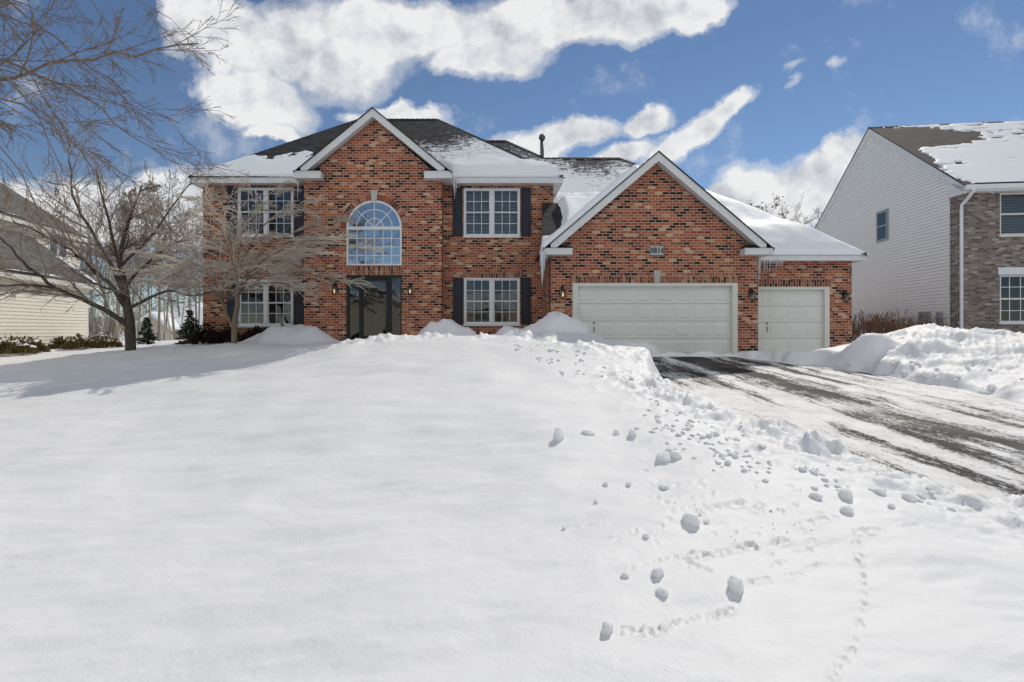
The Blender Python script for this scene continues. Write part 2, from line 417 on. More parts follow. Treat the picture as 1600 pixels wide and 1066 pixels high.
def hsmooth(x, y):
    x = np.asarray(x, float); y = np.asarray(y, float)
    z = rbf(x, y)
    mn = 1+.22*fbm(x*1.7, y*1.7, 3, 12)
    for mx, my, h, rx, ry in MOUNDS: z = z+h*np.exp(-((((x-mx)/rx)**2+((y-my)/ry)**2)*mn)**1.8)*mn
    z = z+fbm(x*.42, y*.42, 3, 3)*.075+fbm(x*1.0+.5*y, y*2.9-.6*x, 4, 15)*.02+fbm(x*1.3+.3*y, y*2.2, 2, 9)*.012
    return z
def ground(x, y, detail=True):
    x = np.asarray(x, float); y = np.asarray(y, float)
    z = hsmooth(x, y)
    d = drive_d(x, y)
    if detail:
        rm = rough_mask(x, y)
        n = fbm(x*3.2, y*3.2, 4, 21, .6); nb = np.abs(fbm(x*4.6, y*5.2, 3, 23, .6)); lump = np.maximum(0, n+.05)**1.1*.10+np.minimum(nb, .7)*.07-.04+fbm(x*12, y*12, 2, 27)*.014
        z = z+lump*rm
        pm = pile_mask(x, y)
        rid = 1-np.abs(fbm(x*.9, y*1.1, 3, 33, .55)); rid2 = fbm(x*2.6, y*2.9, 3, 37, .55)
        b1 = np.abs(fbm(x*1.9+.4*y, y*2.1, 3, 41)); b2 = np.abs(fbm(x*5.2, y*5.6, 3, 43, .6))
        z = z+pm*(rid*.12-.1+np.minimum(b1, .6)*.10+b2*.045+np.maximum(rid2, 0)*.05+fbm(x*14, y*14, 2, 45)*.012)
    w = sstep(0, .42, d)**.75
    zd = drive_z(y)
    z = np.where(d < 1.2, (zd-.06)*(1-w)+np.maximum(z, zd+.02+.04*np.minimum(d, 1))*w, z)
    if detail:
        for sx, sy, rx, ry, an, dep in STAMPS:
            m = (np.abs(x-sx) < 3*max(rx, ry)) & (np.abs(y-sy) < 3*max(rx, ry))
            if not m.any(): continue
            dx, dy = x[m]-sx, y[m]-sy; c, s = math.cos(an), math.sin(an)
            q = ((dx*c+dy*s)/rx)**2+((-dx*s+dy*c)/ry)**2
            z[m] = z[m]-dep*np.exp(-q**1.5)+dep*.32*np.exp(-(np.sqrt(q)-1.55)**2*6)
    return z
def pix_ground(px, py):
    lo, hi = .8, 40.0; ys = np.geomspace(lo, hi, 1500); xs = (px-CX)/F*ys
    zr = CZ+(CY-py)/F*ys; zz = ground(xs, ys, False); k = np.argmax(zr <= zz)
    return float(xs[k]), float(ys[k]), float(zz[k])

def stamp(px, py, rpx, rpy=None, an=0.0, dep=.03):
    dep *= 1.25
    x, y, z = pix_ground(px, py); k = y/F
    STAMPS.append((x, y, rpx*k, (rpy if rpy else rpx)*k, an, dep))
rs = random.Random(4)
trail = [(1341, 852), (1343, 868), (1341, 880), (1346, 902), (1347, 915), (1349, 930), (1348, 944), (1348, 956), (1345, 970), (1342, 980), (1337, 998), (1333, 1018), (1320, 1031), (1310, 1040), (1304, 1052), (1297, 1066), (1292, 1082)]
for i, (a, b) in enumerate(trail): stamp(a+rs.uniform(-2.5, 2.5), b+rs.uniform(-3, 3), rs.uniform(2.6, 4.6), rs.uniform(2.6, 5.2), rs.uniform(-.6, .6), rs.uniform(.018, .042))
def furrow(a, b, n, r, dep, jit=1.5):
    n = int(n*2.6); r *= .62; dep *= .62
    for i in range(n):
        t = i/(n-1); x0 = a[0]+(b[0]-a[0])*t; y0 = a[1]+(b[1]-a[1])*t
        stamp(x0+rs.uniform(-jit, jit), y0+rs.uniform(-jit, jit)*.6, r*rs.uniform(1.2, 2.4), r*rs.uniform(.7, 1.5), rs.uniform(-.1, .5), dep*rs.uniform(.35, 1.2))
furrow((970, 985), (1020, 988), 11, 5, .026); furrow((1025, 988), (1060, 972), 8, 5, .026); furrow((1066, 972), (1090, 968), 5, 4, .02); furrow((1115, 966), (1140, 955), 5, 6, .026)
furrow((985, 886), (1070, 868), 10, 3.5, .022); furrow((1075, 866), (1105, 868), 6, 5, .03); furrow((1120, 864), (1160, 856), 8, 5, .03)
furrow((880, 826), (950, 818), 16, 2.5, .014, .6); furrow((960, 843), (995, 828), 6, 4, .02); furrow((1010, 838), (1045, 822), 5, 3, .016)
furrow((1085, 800), (1160, 785), 10, 5, .03); furrow((1040, 800), (1085, 790), 6, 3, .018); furrow((1170, 910), (1195, 905), 4, 6, .028)
furrow((1235, 900), (1285, 882), 7, 5, .026); furrow((1200, 885), (1225, 878), 4, 5, .026); furrow((1205, 853), (1225, 845), 4, 6, .03)
furrow((1260, 815), (1290, 812), 4, 5, .026); furrow((1340, 832), (1375, 828), 6, 5, .03); furrow((1412, 825), (1440, 820), 4, 5, .022)
furrow((1060, 875), (1110, 893), 5, 6, .024, 3); furrow((1180, 858), (1160, 850), 3, 6, .03); furrow((980, 760), (1030, 752), 5, 3, .015)
for _ in range(46):
    t = rs.random(); stamp(1000+330*t+rs.uniform(-60, 60), 770+60*t+rs.uniform(-45, 70), rs.uniform(3, 6), rs.uniform(2.5, 4.5), rs.uniform(-.3, .5), rs.uniform(.012, .026))

def grid_mesh(name, X, Y, Z, m, keep=None):
    r, c = X.shape
    idx = np.arange(r*c).reshape(r, c)
    q = np.stack([idx[:-1, :-1], idx[:-1, 1:], idx[1:, 1:], idx[1:, :-1]], -1).reshape(-1, 4)
    if keep is not None: q = q[keep.reshape(-1)]
    me = bpy.data.meshes.new(name)
    v = np.stack([X, Y, Z], -1).reshape(-1, 3)
    if keep is not None:
        used = np.unique(q); mp = -np.ones(len(v), int); mp[used] = np.arange(len(used)); v = v[used]; q = mp[q]
    me.vertices.add(len(v)); me.vertices.foreach_set('co', v.astype(np.float32).ravel())
    me.loops.add(len(q)*4); me.loops.foreach_set('vertex_index', q.astype(np.int32).ravel())
    me.polygons.add(len(q)); me.polygons.foreach_set('loop_start', np.arange(0, len(q)*4, 4, dtype=np.int32))
    me.polygons.foreach_set('use_smooth', np.ones(len(q), bool))
    me.update(calc_edges=True); me.validate()
    me.materials.append(m)
    o = bpy.data.objects.new(name, me); COL.objects.link(o); return o

us = np.linspace(-1.4, 1.4, 960)
ys = np.r_[np.arange(-1.6, .3, .1)-0, np.geomspace(1.35, 101, 830)-1, 130, 200, 400, 900]
YY, UU = np.meshgrid(ys, us, indexing='ij')
XX = UU*np.maximum(YY+1, 1.35)*np.where(YY < .3, 1+(.3-YY)*1.5, 1)
ZZ = ground(XX.ravel(), YY.ravel()).reshape(XX.shape)
tag(grid_mesh('snow_ground', XX, YY, ZZ, M['snow']), kind='structure')
b = MB(); b.mesh([(-900, -900, -1.9), (900, -900, -1.9), (900, 1000, -3.2), (-900, 1000, -3.2)], [(0, 1, 2, 3)])
tag(b.build('lower_ground', M['snow'], uv=False), kind='structure')
yy = np.linspace(-3, 15.82, 60); tt = np.linspace(0, 1, 16)
GY, GT = np.meshgrid(yy, tt, indexing='ij')
GX = (np.interp(GY, *LX)-.6)*(1-GT)+(np.interp(GY, *RX)+.6)*GT
M['drive'] = drive_mat()
tag(grid_mesh('driveway', GX, GY, drive_z(GY), M['drive']), kind='structure')
# ------------------------------------------------------------------ the brick house
SM, SE, SG, S3 = 47.4, 49.3, 53.7, 50.5
YM, YE, YG, Y3 = F/SM, F/SE, F/SG, F/S3
X_ = lambda px, s: (px-CX)/s
Z_ = lambda py, s: CZ+(CY-py)/s
H = empty('brick_house', (-1, 18, 0), 0, 'two-storey red brick house with arched window and snow on its roofs', 'house')

WL, WE0, WE1, WR = -9.26, -5.70, -1.32, 2.29
GL, GR, TR = 1.94, 7.98, 11.39
EZ = 5.54                                       # main soffit height
def win_px(l, r, t, b_, s): return X_(l, s), X_(r, s), Z_(b_, s), Z_(t, s)
W_UR = win_px(724.5, 812.4, 294.4, 369.4, SM); W_LR = win_px(725, 812.2, 434.5, 507, SM)
W_UL = win_px(372, 458.5, 293.5, 369, SM); W_LL = win_px(372.3, 458, 437, 509.5, SM)
ARC = (-3.475, 4.0, .875); AZ0 = 2.82            # centre x, spring height, radius, sill
arch_hole = [(ARC[0]-ARC[2], AZ0), (ARC[0]+ARC[2], AZ0)]+[(ARC[0]+ARC[2]*math.cos(a), ARC[1]+ARC[2]*math.sin(a)) for a in np.linspace(0, math.pi, 33)]
D_X0, D_X1, D_Z0, D_Z1 = X_(541, SE), X_(627.5, SE), .44, Z_(430, SE)
GD = (2.58, 7.38, 0.0, 2.14); TD = (8.12, 10.69, 0.0, 2.107)
def front_walls():
    b = MB()
    wall(b, rect(WL, WE0, -.6, 5.7), [rect(*W_UL), rect(*W_LL)], YM)
    b.build('wall', M['brick'], H)
    b = MB()
    wall(b, rect(WE1, WR, -.6, 5.7), [rect(*W_UR), rect(*W_LR)], YM)
    b.box(WR-.25, WR, YM+.25, 26.2, -.6, 5.7); b.box(WL, WL+.25, YM+.25, 26.2, -.6, 5.7); b.box(WL, WR, 26.2, 26.45, -.6, 5.7)
    b.build('wall', M['brick'], H)
    b = MB()
    ap = 7.66-.2
    wall(b, [(WE0, -.6), (WE1, -.6), (WE1, 5.55), (ARC[0]+.02, ap), (WE0, 5.55)], [arch_hole, rect(D_X0, D_X1, D_Z0, D_Z1)], YE)
    for xx in (WE0, WE1-.25): b.box(xx, xx+.25, YE+.25, YM+.2, -.6, 5.6)
    b.build('wall', M['brick'], H)
    b = MB()
    wall(b, [(GL, -.5), (GR, -.5), (GR, 3.05), (4.98, 5.62), (GL, 3.05)], [rect(*GD)], YG)
    b.box(GL, GL+.25, YG+.25, YM+.1, -.5, 3.1); b.box(GR-.25, GR, YG+.25, Y3+.2, -.5, 3.1)
    b.build('wall', M['brick'], H)
    b = MB()
    wall(b, rect(GR-.2, TR, -.5, 2.98), [rect(*TD)], Y3)
    b.box(TR-.25, TR, Y3+.25, 28.3, -.5, 2.98); b.box(2.3, TR, 28.3, 28.5, -.5, 2.98)
    b.build('wall', M['brick'], H)
    b = MB(); b.box(WL+.3, WR-.3, YM+.3, 26.1, 2.95, 3.1); b.box(WL+.3, WR-.3, 22.0, 22.1, .2, 5.6); b.box(WL+.3, WR-.3, YM+.3, 26.1, .2, .3)
    b.box(WE0-1.2, WE0-1.1, YM+.3, 22, .3, 2.95); b.box(WE1+.3, WE1+.4, YM+.3, 22, .3, 5.6)
    b.build('interior_floor', M['dark'], H)
front_walls()

# soldier courses over openings (set 4 mm proud)
def soldier(x0, x1, z0, z1, y):
    b = MB(); b.box(x0, x1, y-.004, y+.02, z0, z1); return b.build('soldier_course', M['soldier'], H)
soldier(D_X0, D_X1, D_Z1+.003, D_Z1+.28, YE)
soldier(GD[0]-.05, GD[1]+.05, GD[3]+.003, GD[3]+.2, YG)
soldier(TD[0]+.0, TD[1]+.05, TD[3]+.003, TD[3]+.22, Y3)
for wdw in (W_LL, W_LR): soldier(wdw[0]-.02, wdw[1]+.02, wdw[3]+.003, wdw[3]+.19, YM)
# arch ring
b = MB(); b2 = MB(); N = 34
for i in range(N):
    a0 = math.pi*i/N+.008; a1 = math.pi*(i+1)/N-.008
    if abs((a0+a1)/2-math.pi/2) < .11: continue
    r0, r1 = ARC[2]+.012, ARC[2]+.20
    pts = [(ARC[0]+r*math.cos(a), YE-.006, ARC[1]+r*math.sin(a)) for r, a in ((r0, a0), (r1, a0), (r1, a1), (r0, a1))]
    (b if a0 < 1.57 else b2).prism(pts, (0, .02, 0))
b.build('arch_course', M['arch_brick'], H); b2.build('arch_course', M['arch_brick'], H)
b = MB()
pts = [(ARC[0]+r*math.cos(a), YE-.003, ARC[1]+r*math.sin(a)) for r, aa in ((ARC[2]+.004, np.linspace(0, math.pi, 33)), (ARC[2]+.208, np.linspace(math.pi, 0, 33))) for a in aa]
for i in range(32):
    b.poly([pts[i], pts[i+1], pts[64-i], pts[65-i]])
b.build('arch_mortar', M['mortar'], H)
b = MB(); b.prism([(ARC[0]-.08, YE-.035, 4.86), (ARC[0]+.08, YE-.035, 4.86), (ARC[0]+.115, YE-.035, 5.19), (ARC[0]-.115, YE-.035, 5.19)], (0, .06, 0))
b.build('keystone', M['stone'], H, bevel=.006)
b = MB(); b.prism([(4.965, YG-.035, 2.145), (5.115, YG-.035, 2.145), (5.14, YG-.035, 2.50), (4.94, YG-.035, 2.50)], (0, .06, 0))
b.build('keystone', M['stone'], H, bevel=.006)
for px in (530.5, 637.2):
    b = MB(); b.box(X_(px, SE)-.006, X_(px, SE)+.006, YE-.003, YE+.01, -.3, 4.2); b.build('control_joint', M['mortar'], H)

def twin_window(wd, y, parent, cols=3, rows=4, blind=None, glassm='glass', units=2):
    x0, x1, z0, z1 = wd; fr = .045
    b = MB()
    ya, yb = y-.015, y+.09
    b.box(x0, x0+fr, ya, yb, z0, z1); b.box(x1-fr, x1, ya, yb, z0, z1)
    b.box(x0+fr, x1-fr, ya, yb, z0, z0+fr); b.box(x0+fr, x1-fr, ya, yb, z1-fr, z1)
    b.box(x0-.03, x1+.03, y-.05, y+.02, z0-.05, z0-.002)
    W = (x1-x0-2*fr)
    if units == 2: b.box((x0+x1)/2-.05, (x0+x1)/2+.05, ya, yb, z0+fr, z1-fr)
    o = b.build('window', M['vinyl'], parent, bevel=.006)
    zm = (z0+z1)/2
    spans = [(x0+fr, (x0+x1)/2-.05), ((x0+x1)/2+.05, x1-fr)] if units == 2 else [(x0+fr, x1-fr)]
    for k, (a, c) in enumerate(spans):
        s = MB(); sw = .038
        for (q0, q1, yo) in ((z0+fr, zm+.018, .03), (zm-.018, z1-fr, .008)):
            s.box(a, a+sw, y+yo, y+yo+.03, q0, q1); s.box(c-sw, c, y+yo, y+yo+.03, q0, q1)
            s.box(a+sw, c-sw, y+yo+.001, y+yo+.031, q0, q0+sw); s.box(a+sw, c-sw, y+yo+.001, y+yo+.031, q1-sw, q1)
            gx0, gx1, gz0, gz1 = a+sw, c-sw, q0+sw, q1-sw; g = .009; yg = y+yo+.012
            for i in range(1, cols): xx = gx0+(gx1-gx0)*i/cols; s.box(xx-g, xx+g, yg, yg+.012, gz0, gz1)
            for i in range(1, rows//2): zz = gz0+(gz1-gz0)*i/(rows//2); s.box(gx0, gx1, yg+.002, yg+.010, zz-g, zz+g)
        s.build('sash', M['vinyl'], o)
        p = MB(); p.poly([(a, y+.026, zm), (c, y+.026, zm), (c, y+.026, z1-fr), (a, y+.026, z1-fr)]); p.poly([(a, y+.048, z0+fr), (c, y+.048, z0+fr), (c, y+.048, zm), (a, y+.048, zm)])
        p.build('pane', M[glassm], o)
        if blind == 'blind':
            q = MB(); n = int((z1-z0)/.05)
            for i in range(n): zz = z0+(i+.5)*(z1-z0)/n; q.mesh([(a, y+.12, zz-.02), (c, y+.12, zz-.02), (c, y+.145, zz+.02), (a, y+.145, zz+.02)], [(0, 1, 2, 3)])
            q.build('blind', M['blind'], o)
        elif blind == 'curtain':
            q = MB(); L = c-a; side = (a, a+.28*L) if k == 0 else (c-.35*L, c); n = 24; vs = []
            for i in range(n+1):
                xx = side[0]+(side[1]-side[0])*i/n; yy_ = y+.16+.03*math.sin(i*1.9); vs += [(xx, yy_, z0-.2), (xx, yy_, z1)]
            q.mesh(vs, [(2*i, 2*i+2, 2*i+3, 2*i+1) for i in range(n)]); q.build('curtain', M['curtain'], o, smooth=True)
    return o
twin_window(W_UR, YM, H, blind='blind'); twin_window(W_LR, YM, H, blind='curtain'); twin_window(W_UL, YM, H, blind='curtain'); twin_window(W_LL, YM, H, blind='curtain')

def shutter(x0, x1, z0, z1):
    b = MB(); y = YM-.035; e = .05; zm = z0+(z1-z0)*.52
    for q0, q1 in ((z0, z0+e+.02), (zm-e/2, zm+e/2), (z1-e, z1)): b.box(x0+e, x1-e, y, y+.033, q0, q1)
    b.box(x0, x0+e, y-.001, y+.033, z0, z1); b.box(x1-e, x1, y-.001, y+.033, z0, z1)
    for q0, q1 in ((z0+e+.02, zm-e/2), (zm+e/2, z1-e)):
        b.box(x0+e, x1-e, y+.018, y+.030, q0, q1)
        b.box(x0+e+.035, x1-e-.035, y+.008, y+.019, q0+.035, q1-.035)
    b.build('shutter', M['shutter'], H, bevel=.004)
for wd in (W_UR, W_LR, W_UL, W_LL):
    shutter(wd[0]-.355, wd[0]-.035, wd[2]-.0, wd[3]+.01); shutter(wd[1]+.035, wd[1]+.355, wd[2]-.0, wd[3]+.01)

def arch_window():
    b = MB(); cx, cz, r = ARC; fr = .055; y0, y1 = YE-.02, YE+.09
    # frame: outer ring as prisms, jambs, sill, transom
    A = np.linspace(0, math.pi, 41)
    for i in range(40):
        pts = [(cx+q*math.cos(a), y0, cz+q*math.sin(a)) for q, a in ((r-fr, A[i]), (r, A[i]), (r, A[i+1]), (r-fr, A[i+1]))]
        b.prism(pts, (0, y1-y0, 0))
    for s in (-1, 1): b.box(cx+s*(r-fr/2)-fr/2, cx+s*(r-fr/2)+fr/2, y0, y1, AZ0, cz)
    b.box(cx-r+fr, cx+r-fr, y0+.001, y1, AZ0, AZ0+.05); b.box(cx-r+fr, cx+r-fr, y0-.004, y1, cz-.05, cz+.05)
    o = b.build('window', M['vinyl'], H)
    g = MB(); ym = YE+.015; t = .012
    x0, x1, z0, z1 = cx-r+fr, cx+r-fr, AZ0+.05, cz-.05
    for i in range(1, 6): xx = x0+(x1-x0)*i/6; g.box(xx-t, xx+t, ym, ym+.02, z0, z1)
    for i in range(1, 4): zz = z0+(z1-z0)*i/4; g.box(x0, x1, ym+.003, ym+.017, zz-t, zz+t)
    for q in ((r-fr)*.345, (r-fr)*.69):
        for i in range(40):
            pts = [(cx+w*math.cos(a), ym, cz+.03+w*math.sin(a)) for w, a in ((q-t, A[i]), (q+t, A[i]), (q+t, A[i+1]), (q-t, A[i+1]))]
            g.prism(pts, (0, .02, 0))
    for a in (math.pi/4, math.pi/2, 3*math.pi/4):
        d = Vector((math.cos(a), 0, math.sin(a))); n = Vector((-d.z, 0, d.x))*t; c0 = Vector((cx, ym+.003, cz+.03))
        g.prism([c0-n, c0+d*(r-fr-.02)-n, c0+d*(r-fr-.02)+n, c0+n], (0, .014, 0))
    g.build('muntin_grid', M['vinyl'], o)
    p = MB(); p.poly([(cx+s*(r-.03), YE+.03, z) for s, z in ((-1, AZ0+.02), (1, AZ0+.02), (1, cz), (-1, cz))])
    p.poly([(cx+(r-.03)*math.cos(a), YE+.03, cz+(r-.03)*math.sin(a)) for a in A])
    p.build('pane', M['glass_arch'], o)
arch_window()

def entry_door():
    x = lambda px: X_(px, SE)
    b = MB(); y0, y1 = YE+.0, YE+.12; z0, z1 = D_Z0, D_Z1
    for a, c in ((541, 545.5), (560.8, 565), (608.8, 611.5), (625.8, 627.5)): b.box(x(a), x(c), y0, y1, z0, z1)
    for a, c in ((545.5, 560.8), (565, 608.8), (611.5, 625.8)): b.box(x(a), x(c), y0+.001, y1, z1-.09, z1)
    for a, c in ((545.5, 560.8), (611.5, 625.8)): b.box(x(a), x(c), y0+.001, y1, z0, z0+.06)
    fr = b.build('door_frame', M['black'], H, bevel=.004)
    for a, c in ((545.5, 560.8), (611.5, 625.8)):
        p = MB(); p.poly([(x(a), y0+.06, z0), (x(c), y0+.06, z0), (x(c), y0+.06, z1), (x(a), y0+.06, z1)]); p.build('sidelight', M['glass_door'], fr)
    d = MB(); dx0, dx1, q1 = x(565.3), x(608.5), z1-.095
    gx0, gx1 = x(568), x(602.5)
    d.box(dx0, gx0, y0+.02, y0+.07, z0+.01, q1); d.box(gx1, dx1, y0+.02, y0+.07, z0+.01, q1)
    d.box(gx0, gx1, y0+.021, y0+.069, z0+.01, z0+.16); d.box(gx0, gx1, y0+.021, y0+.069, q1-.08, q1)
    do = d.build('storm_door', M['black'], H, bevel=.004)
    p = MB(); p.poly([(gx0, y0+.04, z0+.16), (gx1, y0+.04, z0+.16), (gx1, y0+.04, q1-.08), (gx0, y0+.04, q1-.08)]); p.build('pane', M['glass_door'], do)
    h = MB(); h.tube([(x(605.5), y0+.0, z0+.98), (x(605.5), y0-.045, z0+.98), (x(605.5), y0-.045, z0+1.14), (x(605.5), y0+.0, z0+1.14)], .012, 8); h.build('handle', M['steel'], do)
    # inner dark door behind the storm door, and the step
    k = MB(); k.box(x(565.5), x(608), y0+.13, y0+.17, z0, q1)
    for i in range(3):
        for j in range(2): k.box(x(568+21*j), x(585+21*j), y0+.122, y0+.131, z0+.15+.66*i, z0+.7+.66*i)
    k.build('inner_door', M['dark'], H)
    t = MB(); t.box(x(541), x(627.5), YE-.1, YE+.2, .30, .437); t.build('threshold', M['foundation'], H)
entry_door()

def garage_door(gd, y, cols, handle_px, sc_):
    x0, x1, z0, z1 = gd; tr = .15
    f = MB()
    f.box(x0, x0+tr, y-.02, y+.11, z0, z1); f.box(x1-tr, x1, y-.02, y+.11, z0, z1); f.box(x0+tr, x1-tr, y-.019, y+.11, z1-.085, z1)
    f.box(x0+.01, x1-.01, y-.024, y+.02, z1-.02, z1+.002)
    fr = f.build('garage_door_frame', M['gtrim'], H, bevel=.005)
    a, c, d = x0+tr, x1-tr, z1-.085
    door = MB(); yd = y+.10; rows = 4; rh = (d-z0-.02)/rows
    for i in range(rows):
        q0 = z0+.02+i*rh; door.box(a, c, yd, yd+.04, q0+.004, q0+rh-.004)
        cw = (c-a)/cols
        for j in range(cols):
            u0 = a+j*cw+.06; u1 = a+(j+1)*cw-.06; v0 = q0+.085; v1 = q0+rh-.085; e = .028
            # raised field inside a sunk bevel
            O = [(u0, v0), (u1, v0), (u1, v1), (u0, v1)]; I = [(u0+e, v0+e), (u1-e, v0+e), (u1-e, v1-e), (u0+e, v1-e)]
            vs = [(p, yd-.0005, q) for p, q in O]+[(p, yd-.010, q) for p, q in I]
            door.mesh(vs, [(0, 1, 5, 4), (1, 2, 6, 5), (2, 3, 7, 6), (3, 0, 4, 7), (4, 5, 6, 7)])
    door.box(a, c, yd+.005, yd+.035, z0+.0, z0+.024)
    o = door.build('garage_door', M['garage'], H)
    s = MB(); s.box(a, c, yd+.01, yd+.03, z0-.02, z0+.004); s.build('bottom_seal', M['black'], o)
    hx = X_(handle_px, sc_); h = MB()
    h.tube([(hx, yd, .72), (hx, yd-.04, .73), (hx, yd-.04, .86), (hx, yd, .87)], .011, 6); h.box(hx-.02, hx+.02, yd-.012, yd+.002, .95, 1.01)
    h.build('handle', M['steel'], o)
garage_door(GD, YG, 8, 929, SG); garage_door(TD, Y3, 4, 1201, S3)

def wall_lamp(px, py_top, s, y, lit):
    x = X_(px, s); zt = Z_(py_top, s)
    b = MB(); c = (x, y-.13, zt-.28)
    b.box(x-.045, x+.045, y-.02, y+.004, zt-.26, zt-.02)
    b.tube([(x, y-.01, zt-.06), (x, y-.07, zt-.01), (x, y-.13, zt-.03), (x, y-.13, zt-.09)], .012, 8)
    b.lathe(c, [(.012, .21), (.03, .19), (.085, .13), (.095, .12), (.09, .115), (.01, .114)], 10)
    b.lathe(c, [(.0, -.12), (.035, -.11), (.055, -.09), (.06, -.08), (.01, -.079)], 10)
    for k in range(6):
        a = math.pi*k/3; b.tube([(x+.085*math.cos(a), y-.13+.085*math.sin(a), c[2]+.115), (x+.052*math.cos(a), y-.13+.052*math.sin(a), c[2]-.085)], .007, 4)
    o = b.build('wall_lamp', M['black'], H)
    g = MB(); g.lathe(c, [(.045, -.078), (.078, .112)], 10); g.build('lamp_glass', M['glass_lamp'], o)
    q = MB(); q.lathe(c, [(.006, -.06), (.022, -.03), (.026, .0), (.018, .04), (.008, .06)], 10); q.build('bulb', M['bulb' if lit else 'bulb_off'], o, smooth=True)
wall_lamp(524.5, 442, SE, YE, True); wall_lamp(641.5, 442, SE, YE, True); wall_lamp(878.5, 446, SG, YG, True)
wall_lamp(1172.5, 450, SG, YG, False); wall_lamp(1318, 453.5, S3, Y3, False)

def text_mesh(s, size, m, parent, loc, name, ext=.004):
    cu = bpy.data.curves.new(name, 'FONT'); cu.body = s; cu.size = size; cu.extrude = ext; cu.align_x = 'CENTER'; cu.align_y = 'CENTER'; cu.offset = .004; cu.space_character = 1.0
    tmp = bpy.data.objects.new('tmp', cu); COL.objects.link(tmp)
    me = bpy.data.meshes.new_from_object(tmp); bpy.data.objects.remove(tmp)
    me.transform(Matrix.Translation(Vector(loc)) @ Matrix.Rotation(math.pi/2, 4, 'X')); me.transform(wmat(parent).inverted())
    me.materials.clear(); me.materials.append(m)
    o = bpy.data.objects.new(name, me); COL.objects.link(o); o.parent = parent; return o
b = MB(); b.box(4.82, 5.235, YG-.03, YG+.01, 2.955, 3.21); pl = b.build('number_plaque', M['stone'], H, bevel=.008)
text_mesh('3816', .225, M['navy'], pl, (5.0275, YG-.033, 3.083), 'numerals')

# --- roofs
PM = .8
ME = (-9.54, 2.57, 17.63, 26.55, 5.74)          # main eave rectangle and height
RY, RZ = (ME[2]+ME[3])/2, ME[4]+PM*(ME[3]-ME[2])/2
def hip_top(b, x0, x1, y0, y1, ze, p, dz=0.0):
    r = (y1-y0)/2; zr = ze+p*r+dz; ze = ze+dz; ym = (y0+y1)/2
    A, B, C, D = (x0, y0, ze), (x1, y0, ze), (x1, y1, ze), (x0, y1, ze); E, G = (x0+r, ym, zr), (x1-r, ym, zr)
    b.poly([A, B, G, E]); b.poly([B, C, G]); b.poly([C, D, E, G]); b.poly([D, A, E])
b = MB(); hip_top(b, ME[0]-.03, ME[1]+.03, ME[2]-.03, ME[3]+.03, ME[4]-.02, PM, .03)
b.box(ME[0]-.03, ME[1]+.03, ME[2]-.03, ME[3]+.03, ME[4]-.012, ME[4]+.0095)
main_roof = b.build('roof', M['roof_main'], H)
cap = MB()
hips = [((ME[0], ME[2], ME[4]), (ME[0]+4.46, RY, RZ)), ((ME[1], ME[2], ME[4]), (ME[1]-4.46, RY, RZ)), ((ME[0]+4.46, RY, RZ), (ME[1]-4.46, RY, RZ))]
def ridge_cap(cap, a, c):
    a, c = Vector(a)+Vector((0, 0, .03)), Vector(c)+Vector((0, 0, .03)); L = (c-a).length; n = max(2, int(L/.2)); d = (c-a)/n
    s = d.cross(Vector((0, 0, 1))).normalized()*.13
    for i in range(n):
        p = a+d*i; q = a+d*(i+1.15); up = Vector((0, 0, .012)); dn = Vector((0, 0, -.07))
        cap.mesh([p-s+dn, p+up*2.2, p+s+dn, q-s+dn, q+up*.6, q+s+dn], [(0, 1, 4, 3), (1, 2, 5, 4), (0, 2, 1)])
for a, c in hips: ridge_cap(cap, a, c)
cap.build('ridge_cap', M['roof_bare'], H)
b = MB()
x0, x1, y0, y1, z1 = ME; fz = EZ
b.box(x0, WE0-.2, y0, y0+.03, fz, z1-.013); b.box(x0, x0+.03, y0+.03, y1, fz, z1-.013); b.box(x0, x1, y1, y1+.03, fz, z1-.013); b.build('fascia', M['white'], H, bevel=.004)
b = MB(); b.box(WE1+.29, x1, y0, y0+.03, fz, z1-.013); b.box(x1-.03, x1, y0+.03, y1, fz, z1-.013)
b.build('fascia', M['white'], H, bevel=.004)
b = MB(); b.box(x0+.03, WE0-.01, y0+.03, YM+.1, fz+.012, fz+.03); b.box(x0+.03, WL+.05, YM+.1, y1, fz+.012, fz+.03); b.build('soffit', M['white'], H)
b = MB(); b.box(WE1+.01, x1-.03, y0+.03, YM+.1, fz+.012, fz+.03); b.box(WR-.05, x1-.03, YM+.1, y1, fz+.012, fz+.03)
b.build('soffit', M['white'], H)

